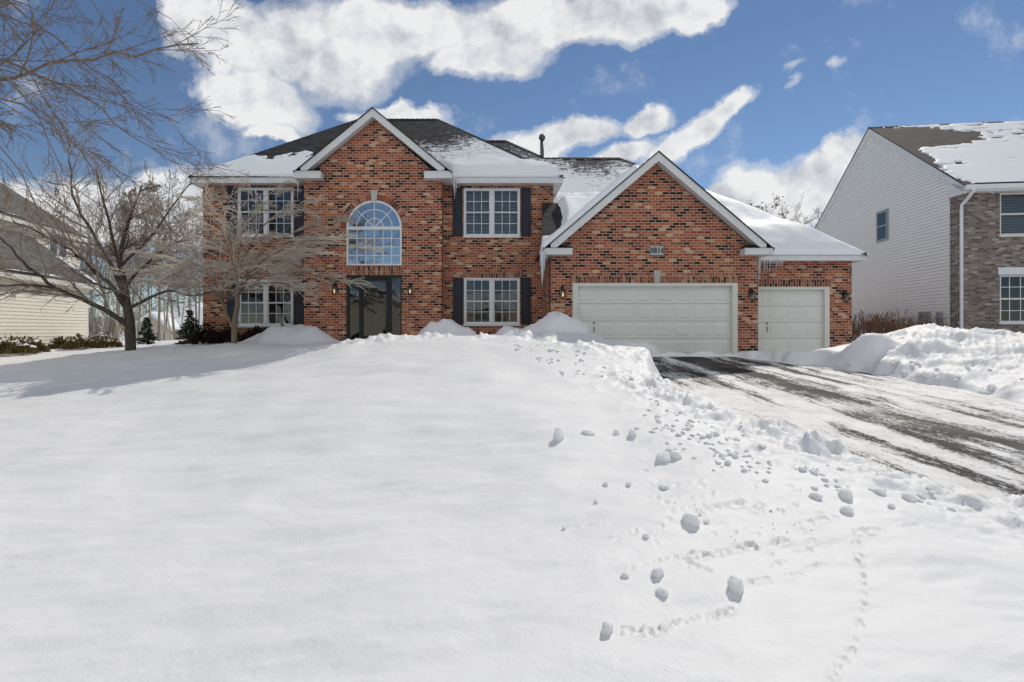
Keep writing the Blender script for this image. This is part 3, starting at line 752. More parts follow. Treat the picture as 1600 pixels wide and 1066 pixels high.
def gable_roof(cx, zap, slope, hw, y0, y1, ywall, ret_len, ze0, ze1, roofm):
    """front gable: shingle slabs, white rake boards with soffits, cornice returns with little shingled caps"""
    sh = MB(); rk = MB()
    for s in (-1, 1):
        xe = cx+s*hw; zz = zap-slope*hw
        pts = [(cx, y0-.03, zap+.035), (xe, y0-.03, zz+.035), (xe, y0-.03, zz), (cx, y0-.03, zap)]
        sh.prism(pts, (0, y1-y0, 0))
        xr = cx+s*(hw-.22); zr = zap-slope*(hw-.22); t = .255
        rk.prism([(cx, y0, zap-.004), (xr, y0, zr-.004), (xr, y0, zr-t), (cx, y0, zap-t)], (0, .03, 0))
        rk.prism([(cx, y0+.03, zap-.012), (xr, y0+.03, zr-.012), (xr, y0+.03, zr-t+.03), (cx, y0+.03, zap-t+.03)], (0, ywall+.05-y0-.03, 0))
    rf = sh.build('roof', roofm, H)
    rk.build('rake_board', M['white'], H)
    for s in (-1, 1):
        xo = cx+s*hw; xi = cx+s*(hw-ret_len); a, c = min(xo, xi), max(xo, xi)
        r = MB(); r.box(a, c, y0-.008, ywall+.4, ze0, ze1); r.box(a-.012, c+.012, y0-.02, ywall+.4, ze1-.045, ze1+.006)
        ro = r.build('cornice_return', M['white'], H, bevel=.004)
        k = MB(); zt = ze1+.14
        k.mesh([(a-.03, y0-.03, ze1+.008), (c+.03, y0-.03, ze1+.008), (c+.03, ywall, ze1+.008), (a-.03, ywall, ze1+.008), (a+.12, ywall-.02, zt), (c-.12, ywall-.02, zt)],
               [(0, 1, 5, 4), (1, 2, 5), (0, 4, 3), (2, 3, 4, 5), (0, 3, 2, 1)])
        k.build('return_cap', M['roof_bare'], ro)
gable_roof(-3.47, 7.68, .82, 2.46, YE-.3, 21.0, YE, .85, 5.50, 5.72, M['roof_bare'])
gable_roof(4.99, 5.86, .85, 3.30, YG-.3, 20.3, YG, .84, 2.93, 3.11, M['roof_bare'])
# garage wing: front plane, right hip, higher ridge beside the main block
GE = (11.64, 16.53, 3.06)
fp = lambda x, y: (x, y, GE[2]+PM*(y-GE[1])+.03)
b = MB()
b.poly([fp(2.29, 17.95), fp(2.6, 17.95), fp(2.6, 16.5), fp(GE[0]+.03, 16.5), fp(5.62, 22.55), fp(2.53, 22.55), fp(.97, 24.14), fp(-3.0, 24.14), fp(-3.0, 22.5), fp(2.29, 20.5)])
b.poly([fp(GE[0]+.03, 16.5), (GE[0]+.03, 28.6, 3.09), (5.62, 22.55, fp(0, 22.55)[2])])
b.poly([(5.62, 22.55, fp(0, 22.55)[2]), (GE[0]+.03, 28.6, 3.09), (2.53, 28.6, 3.09), (2.53, 22.55, fp(0, 22.55)[2])])
b.poly([fp(.97, 24.14), fp(2.53, 22.55), (5.0, 28.3, 5.7), (.97, 28.3, 5.8)]); b.poly([fp(.97, 24.14), (.97, 28.3, 5.8), (-3, 28.3, 5.8), fp(-3, 24.14)])
b.box(8.3, GE[0]+.03, 16.5, 16.6, 3.05, 3.075)
b.build('roof', M['roof_garage'], H)
# roof corner between the garage gable and the main wall
gp = lambda x, y: (x, y, 3.03+PM*(y-15.55))
b = MB(); b.prism([gp(1.66, 15.55), gp(2.0, 15.55), gp(2.0, 15.9), gp(4.4, 15.9), gp(4.4, 17.93), gp(1.93, 17.93)], (0, 0, .03))
b.prism([(1.68, 15.6, 2.98), (1.94, 17.93, 2.98), gp(1.94, 17.92)], (.02, 0, 0)); b.build('roof', M['roof_bare'], H)
b = MB(); b.prism([(1.655, 15.53, 2.93), (1.68, 15.53, 2.93), (1.95, 17.93, 2.93), (1.925, 17.93, 2.93)], (0, 0, .12)); b.build('fascia', M['white'], H)
b = MB(); b.box(8.31, GE[0], 16.53, 16.56, 2.885, 3.045); b.box(GE[0]-.03, GE[0], 16.56, 28.5, 2.885, 3.045); b.build('fascia', M['white'], H, bevel=.004)
b = MB(); b.box(8.0, GE[0]-.03, 16.56, Y3+.05, 2.90, 2.92); b.box(TR-.02, GE[0]-.03, Y3+.05, 28.5, 2.90, 2.92); b.build('soffit', M['white'], H)
cap = MB()
for a, c in ((fp(5.62, 22.55), fp(2.53, 22.55)), (fp(GE[0], GE[1]), fp(5.62, 22.55)), (fp(.97, 24.14), fp(2.53, 22.55)), (fp(-3, 24.14), fp(.97, 24.14))): ridge_cap(cap, Vector(a)-Vector((0, 0, .03)), Vector(c)-Vector((0, 0, .03)))
cap.build('ridge_cap', M['roof_bare'], H)
vp = at(847, 243, 22.75); b = MB()
b.lathe((vp.x, vp.y, 7.7), [(.2, 0), (.085, .22), (.08, .25), (.08, 1.05)], 14)
b.lathe((vp.x, vp.y, 8.72), [(.085, 0), (.13, .03), (.135, .13), (.11, .2), (.05, .24)], 14)
b.build('vent_pipe', M['metal'], H, smooth=True)

# --- snow on the roofs (real thickness, standing over the roof planes)
def roof_h(x, y):
    main = np.minimum(np.minimum(y-ME[2], ME[3]-y), np.minimum(x-ME[0], ME[1]-x))*PM+ME[4]
    main = np.where((x >= ME[0]-.02) & (x <= ME[1]+.02) & (y >= ME[2]-.02), main, -9)
    return main
def snow_patch(name, label, x0, x1, y0, y1, hf, tf, step=.05):
    xs = np.arange(x0, x1+step*.5, step); ys_ = np.arange(y0, y1+step*.5, step)
    gx, gy = np.meshgrid(xs, ys_)
    h = hf(gx, gy); t = tf(gx, gy, h); v = np.pad(h > -5, 1)
    t = np.where(v[:-2, 1:-1] & v[2:, 1:-1] & v[1:-1, :-2] & v[1:-1, 2:], t, 0)
    ok = (t > .012) & (h > -5)
    keep = ok[:-1, :-1] | ok[1:, :-1] | ok[:-1, 1:] | ok[1:, 1:]
    z = np.where(ok, h+t+.035, h+.015)
    z = np.where(h > -5, z, -5)
    keep &= (h > -5)[:-1, :-1] & (h > -5)[1:, :-1] & (h > -5)[:-1, 1:] & (h > -5)[1:, 1:]
    o = grid_mesh(name, gx, gy, z, M['roof_snow'], keep)
    return tag(o, label, 'snow', 'snow lying on the roofs')
def entry_h(x, y): return np.where((np.abs(x+3.47) < 2.5) & (y > YE-.32), 7.72-.82*np.abs(x+3.47), -9)
def t_left(x, y, h):
    n = fbm(x*1.6, y*2.5, 4, 61)*.45+fbm(x*5, y*7, 3, 62)*.22
    lim = 6.95+.12*(x+9)*0-n*.6
    edge = np.minimum(1, (y-17.60)/.12+.35)
    t = (.05+.035*fbm(x*.8, y*.8, 2, 63))*sstep(0, .25, lim-h)*np.clip(edge, 0, 1)
    t = t*(x > ME[0]+.02+.0*y)*(main_minus(x, y) > .03)
    return np.where(entry_h(x, y) > h, 0, t)
def main_minus(x, y): return np.minimum(x-ME[0], ME[1]-x)-(y-ME[2])+.02
snow_patch('roof_snow', 'thin snow sheet with ragged melted top on the left end of the brick house roof', ME[0], -5.3, ME[2]-.02, 20.4, roof_h, t_left, .04)
def t_right(x, y, h):
    n = fbm(x*1.0, y*1.5, 3, 71)*.08
    lim = 6.62+n-.16*np.abs(x-.2)
    t = (.30+.05*fbm(x*.9, y, 2, 73))*sstep(-.05, .3, lim-h)*np.clip(((y-17.60)/.15)**.5*.5+.55, 0, 1)
    t = t*sstep(-.12, .25, main_minus(x, y))*sstep(0, .1, entry_gap(x, y))
    return t
def entry_gap(x, y): return roof_h(x, y)-entry_h(x, y)-0.0
snow_patch('roof_snow', 'thick snow slab on the eave above the upper right window', -2.3, ME[1]-.01, ME[2]-.03, 19.4, roof_h, t_right, .04)
def gar_h(x, y):
    f = GE[2]+PM*np.minimum(y-GE[1], GE[0]-x)+.0
    f = np.where((y >= GE[1]-.02) & (x > 2.27) & (x <= GE[0]+.02), f, -9)
    g = np.where((y > YG-.33) & (np.abs(x-4.99) < 3.36), 5.88-.85*np.abs(x-4.99), -9)
    c = np.where((x > 1.64) & (x < 4.4) & (x-1.66 > (y-15.55)*.113) & (y > 15.52) & (y < 17.95), 3.05+PM*(y-15.55), -9)
    m = np.maximum(np.maximum(f, g), c)
    return np.where((y > YM-.02) & (x < 2.31), -9, m)
def smooth2(a, n=3):
    for _ in range(n):
        p = np.pad(a, 1, mode='edge'); a = (p[:-2, 1:-1]+p[2:, 1:-1]+p[1:-1, :-2]+p[1:-1, 2:]+2*p[1:-1, 1:-1])/6
    return a
def t_gleft(x, y, h):
    hs = smooth2(np.where(h > 0, h, 3.2), 14)
    fill = np.clip(hs-h, 0, .7)
    n = fbm(x*.9, y*.9, 3, 81)
    base = .20+.03*n
    up = sstep(0, .35, 5.75+.25*n+fbm(x*4, y*4, 3, 83)*.15-h)
    rid = sstep(.02, .45, 4.95-x)                    # thins to the gable ridge
    t = (base+fill)*up*rid
    edge = np.clip(((y-15.48)/.2), 0, 1)**.5*.5+.5
    left = np.clip(((x-1.62)/.25), 0, 1)**.5*.6+.4
    bare = 1-sstep(.0, .3, 1.0-np.hypot((x-1.9)/.75, (y-17.3)/1.55)+.1*n)   # bare shingles by the wall
    return t*edge*left*bare
snow_patch('roof_snow', 'deep smooth snow drift filling the roof valley left of the double garage gable', 1.60, 5.0, 15.48, 21.0, gar_h, t_gleft, .04)
def t_gright(x, y, h):
    hs = smooth2(np.where(h > 0, h, 3.2), 10); fill = np.clip(hs-h, 0, .5)
    g = 5.88-.85*np.abs(x-4.99); isg = g > GE[2]+PM*np.minimum(y-GE[1], GE[0]-x)
    n = fbm(x*.8, y*.8, 3, 91)
    t = (.17+.04*n+fill+.10*np.exp(-((y-17.35)/.45)**2))*np.clip(((y-16.48)/.3), 0, 1)**.6*1.0+.0
    t = np.where(y < 16.5, .12, t)
    hip = np.minimum(GE[0]-x-(y-GE[1]), 10)
    t = t*sstep(-.25, .4, hip)
    t = t*np.where(isg, sstep(.15, .8, x-5.1)*sstep(0, .6, x-6.6+.2*n), 1)
    t = t*sstep(0, .5, 7.2+.3*n-h)
    return t
snow_patch('roof_snow', 'smooth snow cover on the hipped roof above the single garage door', 5.2, GE[0]+.0, 15.9, 22.2, gar_h, t_gright, .045)

# --- icicles
rs = random.Random(11)
def icicle(x, y, z, L, r, label, group='icicles hanging from the brick house eaves'):
    b = MB(); n = 9; pts = []; rad = []; wx = rs.uniform(-.012, .012)
    for i in range(n):
        t = i/(n-1); pts.append((wx*math.sin(t*5), wx*math.cos(t*4)-wx, -L*t)); rad.append(max(.0025, r*(1-t)**.75*(1+.16*math.sin(t*23+L*9))))
    b.tube(pts, rad, 7); o = b.build('icicle', M['ice'], smooth=True, uv=False); o.location = (x, y, z)
    return tag(o, label, 'icicle', group)
pL = at(844, 388, 15.5)
for i, (dx, L, r) in enumerate(((0, 1.02, .05), (.07, .6, .03), (-.05, .45, .028), (.13, .3, .02), (.03, .8, .03))):
    icicle(1.66+dx, 15.51, 3.02, L, r, ['longest icicle below the left corner of the double garage eave'][0] if i == 0 else 'shorter icicle clustered at the left corner of the double garage eave')
pR = at(1197, 402, 16.45)
for i, (dx, L, r) in enumerate(((-.02, .92, .035), (.03, .62, .025))):
    icicle(8.33+dx, 16.45, 2.98, L, r, ('long icicle hanging in front of the single garage door from the gable corner', 'second icicle beside the long one over the single garage door')[i])
for i in range(12):
    icicle(8.5+i*.052+rs.uniform(-.015, .015), 16.50, 2.89, rs.uniform(.18, .55)*(1-.045*i), .014, 'slim icicle in the fringe under the eave over the single garage door')
for i, (dx, L, r) in enumerate(((0, .72, .045), (.055, .55, .03), (-.04, .35, .025))):
    icicle(X_(710, 48.2)+dx, 17.6, 5.72, L, r, 'icicle beside the shutter under the eave right of the entry gable')
icicle(X_(466, 48.2), 17.6, 5.55, .55, .03, 'lone icicle beside the upper left window under the eave')
# ------------------------------------------------------------------ neighbour houses
def siding(b, y0, y1, zlo, zhi, inside, x, lap=.115, sgn=-1, P=None):
    """lap siding on a plane x=const: each course a tilted board with an open shadow gap below it; inside(z) gives the (y0, y1) span at height z"""
    z = zlo; gap = .013
    while z < zhi-.03:
        z2 = min(z+lap, zhi); a0, a1 = inside(z+gap); c0, c1 = inside(z2)
        if a1-a0 > .05:
            o, i = sgn*.034, sgn*.002; zg = z+gap
            v = [(x+o, a0, zg), (x+o, a1, zg), (x+sgn*.022, c1, z2), (x+sgn*.022, c0, z2), (x+i, a0, zg+.004), (x+i, a1, zg+.004), (x+i, c0, z2), (x+i, c1, z2)]
            f = [(0, 1, 2, 3), (0, 4, 5, 1), (3, 2, 7, 6)]
            b.mesh(v, f if sgn > 0 else [q[::-1] for q in f])
        z = z2
RH = empty('neighbour_house', (15.5, 17.8, 0), -math.atan2(.1235, 1), 'pale sided house with taupe brick front and steep gable at the right edge', 'house')
def right_house():
    D, W, ez, ap, pit = 9.62, 11.0, 5.42, 9.0, .715
    b = MB(); top = lambda z: (0, D) if z < ez else (max(0, (z-ez)/pit-.35), min(D, D+.35-(z-ez)/pit))
    siding(b, 0, D, -.2, 8.95, lambda z: (max(.30 if z < 5.6 else 0, top(z)[0]), top(z)[1]), 0)
    b.prism([(.001, .3, -.6), (.001, D, -.6), (.001, D, ez), (.001, D/2, 9.05), (.001, .3, ez+.3)], (.2, 0, 0))
    b.build('siding_wall', M['siding_white'], RH, local=True)
    b = MB(); w1, w2 = rect(1.25, 2.85, 3.85, 5.22), rect(1.25, 2.85, 1.02, 2.55)
    wall(b, rect(0, W, -.6, 5.5), [w1, w2, rect(5.2, 6.8, 3.85, 5.22), rect(5.2, 6.8, 1.02, 2.55)], 0.0)
    b.box(-.016, -.001, .0, .30, -.6, 5.62); b.box(.0, .2, .25, .3, -.6, 5.4)
    b.build('brick_wall', M['taupe'], RH, local=True)
    b = MB(); b.box(.3, W, D-.2, D, -.6, ez); b.box(W-.2, W, .3, D-.2, -.6, ez); b.build('rear_wall', M['siding_white'], RH, local=True)
    b = MB(); b.box(.3, W-.3, 5, 5.1, 0, 5.4); b.box(.3, W-.3, .3, 5, 2.9, 3.0); b.box(.3, W-.3, .3, 5, .1, .2); b.box(4, 4.1, .3, 5, 0, 5.4); b.build('interior_floor', M['dark'], RH, local=True)
    e = .45; xo = -.10; zr = 9.15
    z = lambda y: zr-pit*abs(y-D/2)
    b = MB()
    for a, c in ((-e, D/2), (D/2, D+e)):
        b.prism([(xo-.02, a, z(a)), (xo-.02, c, z(c)), (xo-.02, c, z(c)+.04), (xo-.02, a, z(a)+.04)], (W+.3, 0, 0))
    b.build('roof', M['roof_brown'], RH, local=True)
    b = MB(); cp = [((xo, D/2, zr), (W, D/2, zr))]
    for a, c in cp: ridge_cap(b, a, c)
    b.build('ridge_cap', M['roof_bare'], RH, local=True)
    b = MB()
    for a, c in ((-e+.05, D/2), (D/2, D+e-.05)):
        b.prism([(xo, a, z(a)-.003), (xo, c, z(c)-.003), (xo, c, z(c)-.24), (xo, a, z(a)-.24)], (.085, 0, 0))
    b.prism([(xo, -e+.02, z(-e)-.02), (xo, .3, z(.3)-.26), (xo, .3, z(-e)-.24), (xo, -e+.02, z(-e)-.24)], (.085, 0, 0))
    b.build('rake_board', M['white'], RH, local=True)
    b = MB(); zg = z(-e)
    b.prism([(xo, -e-.11, zg-.0), (xo, -e, zg-.0), (xo, -e, zg-.14), (xo, -e-.07, zg-.14), (xo, -e-.10, zg-.06)], (W+.2, 0, 0))
    b.build('gutter', M['vinyl'], RH, local=True)
    b = MB(); b.box(xo+.09, W, -e, .0, zg-.16, zg-.145); b.box(xo+.09, W, -e+.001, -e+.025, zg-.2, zg-.0); b.build('soffit', M['white'], RH, local=True)
    b = MB(); b.tube([(.12, -e-.05, zg-.1), (.12, -e-.05, zg-.2), (.10, -.3, zg-.38), (.08, -.06, zg-.55), (.08, -.05, zg-.75), (.08, -.05, .1)], .048, 8)
    for q in (4.2, 2.6, 1.0): b.box(.02, .14, -.06, -.0, q, q+.03)
    b.build('downspout', M['vinyl'], RH, local=True)
    for w, hasgrid in ((w1, False), (w2, True), (rect(5.2, 6.8, 3.85, 5.22), False), (rect(5.2, 6.8, 1.02, 2.55), True)):
        x0, x1, z0, z1 = w[0][0], w[1][0], w[0][1], w[2][1]; fr = .05
        b = MB(); ya, yb = .02, .1
        b.box(x0, x0+fr, ya, yb, z0, z1); b.box(x1-fr, x1, ya, yb, z0, z1); b.box(x0+fr, x1-fr, ya, yb, z0, z0+fr); b.box(x0+fr, x1-fr, ya, yb, z1-fr, z1); b.box(x0+fr, x1-fr, ya+.01, yb, (z0+z1)/2-.025, (z0+z1)/2+.025)
        b.box(x0-.04, x1+.04, -.04, .02, z0-.06, z0)
        if hasgrid:
            for i in range(1, 5): xx = x0+(x1-x0)*i/5; b.box(xx-.011, xx+.011, .05, .065, z0, z1)
            for i in (1, 3): zz = z0+(z1-z0)*i/4; b.box(x0, x1, .052, .063, zz-.011, zz+.011)
        o = b.build('window', M['vinyl'] if hasgrid else M['gtrim'], RH, local=True)
        p = MB(); p.poly([(x0, .07, z0), (x1, .07, z0), (x1, .07, z1), (x0, .07, z1)]); p.build('pane', M['glass'], o, local=True)
        if not hasgrid:
            q = MB(); n = 26
            for i in range(n): zz = z0+(i+.5)*(z1-z0)/n; q.mesh([(x0, .14, zz-.02), (x1, .14, zz-.02), (x1, .165, zz+.02), (x0, .165, zz+.02)], [(0, 1, 2, 3)])
            q.build('blind', M['blind'], o, local=True)
    for xx in (1.25, 5.2):
        b = MB(); b.prism([(xx-.06, -.035, 2.56), (xx+1.66, -.035, 2.56), (xx+1.66, -.035, 2.74), (xx+1.70, -.035, 2.80), (xx-.10, -.035, 2.80), (xx-.06, -.035, 2.74)], (0, .05, 0)); b.build('window_head', M['vinyl'], RH, local=True, bevel=.01)
    # narrow side window
    y0, y1, z0, z1 = 3.68, 4.30, 4.38, 5.48; b = MB()
    for (a, c, q0, q1) in ((y0-.06, y0+.03, z0-.06, z1+.06), (y1-.03, y1+.06, z0-.06, z1+.06), (y0+.03, y1-.03, z0-.06, z0+.03), (y0+.03, y1-.03, z1-.03, z1+.06), (y0+.03, y1-.03, (z0+z1)/2-.03, (z0+z1)/2+.03)):
        b.box(-.075, .0, a, c, q0, q1)
    o = b.build('side_window', M['grey_metal'], RH, local=True)
    p = MB(); p.poly([(-.058, y0, z0), (-.058, y0, z1), (-.058, y1, z1), (-.058, y1, z0)]); p.build('pane', M['glass_side'], o, local=True)
    p = MB(); p.box(-.046, -.036, y0, y1, z0, z1); p.build('painted_shade', M['dark'], o, local=True)  # dark sheet behind the pane, stands in for the unlit room
    b = MB(); b.box(-.17, -.0, 1.25, 1.66, .98, 1.42); b.box(-.19, -.17, 1.3, 1.6, 1.02, 1.38); b.tube([(-.07, 1.45, .98), (-.07, 1.45, .2)], .03, 8); b.lathe((-.1, 1.2, 1.02), [(.0, -.02), (.05, 0), (.05, .1), (0, .12)], 8)
    b.build('meter_box', M['grey_metal'], RH, local=True, bevel=.008)
    b = MB(); b.box(-.12, -.0, .62, .84, .95, 1.38); b.tube([(-.06, .73, .95), (-.06, .73, .2)], .025, 8); b.tube([(-.12, .73, 1.2), (-.17, .73, 1.2)], .07, 12)
    b.build('meter_box', M['grey_metal'], RH, local=True, bevel=.008)
    b = MB(); b.tube([(.95, -.0, 5.33), (.95, -.1, 5.33)], .05, 10); b.tube([(.95, -.08, 5.33), (.84, -.17, 5.28), (.80, -.22, 5.26)], [.03, .06, .075], 10); b.tube([(.95, -.08, 5.33), (1.04, -.17, 5.28), (1.08, -.22, 5.26)], [.03, .06, .075], 10); b.tube([(.95, -.06, 5.28), (.95, -.13, 5.2)], .035, 8)
    b.build('flood_light', M['vinyl'], RH, local=True)
    # snow on its front slope, bare near the gable end
    xs = np.arange(xo, W+.1, .06); yv = np.arange(-e, D/2+.02, .06); gx, gy = np.meshgrid(xs, yv)
    h = zr-pit*np.abs(gy-D/2)
    n = fbm(gx*.7, gy*3.2, 4, 101)*.45+fbm(gx*3.5, gy*9, 3, 103)*.38
    up = (gy+e)/(D/2+e)
    bare = np.exp(-(((gx-.9-1.6*(.85-up))/2.6)**2+((up-.76-.02*gx)/.24)**2))*1.5+np.exp(-((gx-xo-.05)/.38)**2)*.9
    t = .032*sstep(.25, -.15, bare-.62+n*.38)*sstep(-.62, -.40, fbm(gx*1.1, gy*6, 4, 107)+.9*(.9-up))*np.where(up > .985, 0, 1)+.0
    ok = t > .008; keep = ok[:-1, :-1] | ok[1:, :-1] | ok[:-1, 1:] | ok[1:, 1:]
    c, s = math.cos(RH.rotation_euler.z), math.sin(RH.rotation_euler.z)
    o = grid_mesh('roof_snow', 15.5+c*gx-s*gy, 17.8+s*gx+c*gy, np.where(ok, h+.045+t, h+.02), M['roof_snow'], keep)
    tag(o, 'snow sheet on the brown roof of the pale sided house, bare near the gable peak', 'snow', 'snow lying on the roofs')
M['glass_side'] = glass('grey_glass', .06, (.35, .36, .36))
right_house()

LH = empty('neighbour_house', (-17.2, 23.6, 0), math.atan2(.141, 1), 'cream sided house with grey shingle roofs at the left edge', 'house')
def left_house():
    ez, pit, hw, L = 2.93, .75, 3.6, 14.0
    b = MB(); siding(b, -L, 0, .12, ez, lambda z: (-L, 0), 0, .13, 1)
    b.box(-.2, -.001, -L, -.001, -.5, ez); b.build('siding_wall', M['siding_cream'], LH, local=True)
    b = MB(); b.prism([(-.2, 0, -.5), (-2*hw, 0, -.5), (-2*hw, 0, ez), (-hw, 0, ez+pit*hw), (-.2, 0, ez)], (0, -.2, 0)); b.box(-2*hw, -2*hw+.2, -L, -.2, -.5, ez)
    b.prism([(-.2, -L+.2, -.5), (-2*hw, -L+.2, -.5), (-2*hw, -L+.2, ez), (-hw, -L+.2, ez+pit*hw), (-.2, -L+.2, ez)], (0, -.2, 0)); b.build('siding_wall', M['siding_cream'], LH, local=True)
    b = MB(); b.box(-.08, .03, -.08, .03, -.4, ez); b.build('corner_board', M['gtrim'], LH, local=True)
    o = .35
    z = lambda x: ez+.05+pit*(hw-abs(x+hw))
    b = MB()
    for a, c in ((o, -hw), (-hw, -2*hw-o)): b.prism([(a, .25, z(a)), (c, .25, z(c)), (c, .25, z(c)+.05), (a, .25, z(a)+.05)], (0, -L-.5, 0))
    b.build('roof', M['roof_grey'], LH, local=True)
    b = MB(); b.box(o-.03, o, -L-.2, .24, z(o)-.17, z(o)-.002); b.box(0, o-.03, -L-.2, .24, z(o)-.17, z(o)-.15)
    for a, c in ((o, -hw), (-hw, -2*hw-o)): b.prism([(a, .24, z(a)-.002), (c, .24, z(c)-.002), (c, .24, z(c)-.18), (a, .24, z(a)-.18)], (0, -.04, 0))
    b.build('fascia', M['gtrim'], LH, local=True)
    # upper storey
    ux, uy, uz, up, uh = -2.4, 3.77, 5.5, .66, 4.4
    b = MB(); siding(b, -12, uy, 3.2, uz, lambda q: (-12, uy), ux, .13, 1)
    b.box(ux-.2, ux-.001, -12, uy-.001, -.4, uz); b.prism([(ux-.2, uy, -.4), (ux-2*uh, uy, -.4), (ux-2*uh, uy, uz), (ux-uh, uy, uz+up*uh), (ux-.2, uy, uz)], (0, -.2, 0)); b.box(ux-2*uh, ux-2*uh+.2, -12, uy-.2, -.4, uz)
    b.build('siding_wall', M['siding_cream'], LH, local=True)
    z2 = lambda x: uz+.05+up*(uh-abs(x-ux+uh))
    b = MB(); a0, a1, a2 = ux+.35, ux-uh, ux-2*uh-.35
    for a, c in ((a0, a1), (a1, a2)): b.prism([(a, uy+.3, z2(a)), (c, uy+.3, z2(c)), (c, uy+.3, z2(c)+.05), (a, uy+.3, z2(a)+.05)], (0, -16.3, 0))
    b.build('roof', M['roof_grey'], LH, local=True)
    b = MB(); b.box(a0-.03, a0, -12.3, uy+.29, z2(a0)-.19, z2(a0)-.002); b.box(ux, a0-.03, -12.3, uy+.29, z2(a0)-.19, z2(a0)-.17)
    for a, c in ((a0, a1), (a1, a2)): b.prism([(a, uy+.29, z2(a)-.002), (c, uy+.29, z2(c)-.002), (c, uy+.29, z2(c)-.2), (a, uy+.29, z2(a)-.2)], (0, -.04, 0))
    b.build('fascia', M['gtrim'], LH, local=True)
    b = MB(); b.box(ux-.06, ux+.03, uy-.08, uy+.03, 2.5, uz); b.build('corner_board', M['gtrim'], LH, local=True)
    for y0 in (1.42, 2.10):
        y1 = y0+.62; z0, z1 = 4.15, 5.25; b = MB()
        for (a, c, q0, q1) in ((y0, y0+.05, z0, z1), (y1-.05, y1, z0, z1), (y0+.05, y1-.05, z0, z0+.05), (y0+.05, y1-.05, z1-.05, z1), (y0+.05, y1-.05, (z0+z1)/2-.02, (z0+z1)/2+.02)): b.box(ux, ux+.06, a, c, q0, q1)
        w = b.build('window', M['vinyl'], LH, local=True)
        p = MB(); p.poly([(ux+.04, y0, z0), (ux+.04, y1, z0), (ux+.04, y1, z1), (ux+.04, y0, z1)]); p.build('pane', M['glass_side'], w, local=True)
    # snow lines left along the roof edges
    c, s = math.cos(LH.rotation_euler.z), math.sin(LH.rotation_euler.z)
    for k, (zf, xa, xb, ya, yb) in enumerate(((z, o, -1.2, -14, .24), (z2, a0, ux-1.0, -12, uy+.28))):
        xs = np.arange(xb, xa+.001, .06); yv = np.arange(ya, yb+.001, .06); gx, gy = np.meshgrid(xs, yv)
        h = zf(0)-pit*0+np.zeros_like(gx); h = (ez+.05+pit*(hw-np.abs(gx+hw)) if k == 0 else uz+.05+up*(uh-np.abs(gx-ux+uh)))+.05
        n = fbm(gx*1.5, gy*.7, 4, 111+k)
        t = .07*sstep(0, .3, np.maximum(.18-(xa-gx)+.12*n, .25-(yb-gy)+.2*n))
        ok = t > .008; keep = ok[:-1, :-1] | ok[1:, :-1] | ok[:-1, 1:] | ok[1:, 1:]
        q = grid_mesh('roof_snow', -17.2+c*gx-s*gy, 23.6+s*gx+c*gy, np.where(ok, h+t, h-.02), M['roof_snow'], keep)
        tag(q, ('strip of snow along the lower roof edge of the cream house', 'strip of snow along the upper roof edge of the cream house')[k], 'snow', 'snow lying on the roofs')
left_house()

def far_house(loc, rz, label, w, hw_, gz, wallm, wins):
    h = empty('distant_house', loc, rz, label, 'house')
    ez, ap = hw_, gz
    b = MB(); wall(b, [(-w/2, -.8), (w/2, -.8), (w/2, ez), (0, ap), (-w/2, ez)], [rect(*q) for q in wins], 0.0)
    b.box(-w/2, -w/2+.2, .25, 9, -.8, ez); b.box(w/2-.2, w/2, .25, 9, -.8, ez); b.box(-w/2, w/2, 9, 9.2, -.8, ez)
    b.box(w/2, w/2+5.5, 3, 3.2, -.8, ez+.4); b.box(w/2+5.3, w/2+5.5, 3.2, 9, -.8, ez+.4)
    b.build('wall', wallm, h, local=True)
    b = MB(); sl = (ap-ez)/(w/2)
    for s in (-1, 1):
        b.prism([(0, -.4, ap+.12), (s*(w/2+.4), -.4, ez-.4*sl+.12), (s*(w/2+.4), -.4, ez-.4*sl+.45), (0, -.4, ap+.45)], (0, 9.8, 0))
    b.mesh([(w/2-.5, 2.5, ez+.5), (w/2+6, 2.5, ez+.5), (w/2+6, 6.2, ez+3.1), (w/2-3, 6.2, ez+3.1), (w/2+6, 9.6, ez+.5), (w/2-.5, 9.6, ez+.5)], [(0, 1, 2, 3), (3, 2, 4, 5)])
    b.build('snowy_roof', M['roof_snow'], h, local=True)
    b = MB()
    for s in (-1, 1): b.prism([(0, -.42, ap+.11), (s*(w/2+.4), -.42, ez-.4*sl+.11), (s*(w/2+.4), -.42, ez-.4*sl-.15), (0, -.42, ap-.15)], (0, .05, 0))
    b.build('rake_board', M['white'], h, local=True)
    for q in wins:
        b = MB(); f = .09
        b.box(q[0], q[0]+f, .02, .1, q[2], q[3]); b.box(q[1]-f, q[1], .02, .1, q[2], q[3]); b.box(q[0]+f, q[1]-f, .02, .1, q[2], q[2]+f); b.box(q[0]+f, q[1]-f, .02, .1, q[3]-f, q[3])
        o = b.build('window', M['vinyl'], h, local=True)
        p = MB(); p.poly([(q[0], .06, q[2]), (q[1], .06, q[2]), (q[1], .06, q[3]), (q[0], .06, q[3])]); p.build('pane', M['glass_side'], o, local=True)
    return h
far_house((-45.8, 75, -1.35), .1, 'small cream house with a snowy gable seen between the bare trunks', 5.0, 2.3, 4.2, M['siding_tan'], [(-1.0, -.2, .3, 1.9), (.5, 1.2, .3, 1.9), (1.35, 1.95, .3, 1.9)])
far_house((-52, 96, -1.5), -.1, 'larger tan house with a white roof behind the small cream house', 9.0, 4.2, 6.6, M['siding_tan'], [(-2, -.8, 1, 2.6), (1, 2.2, 1, 2.6)])

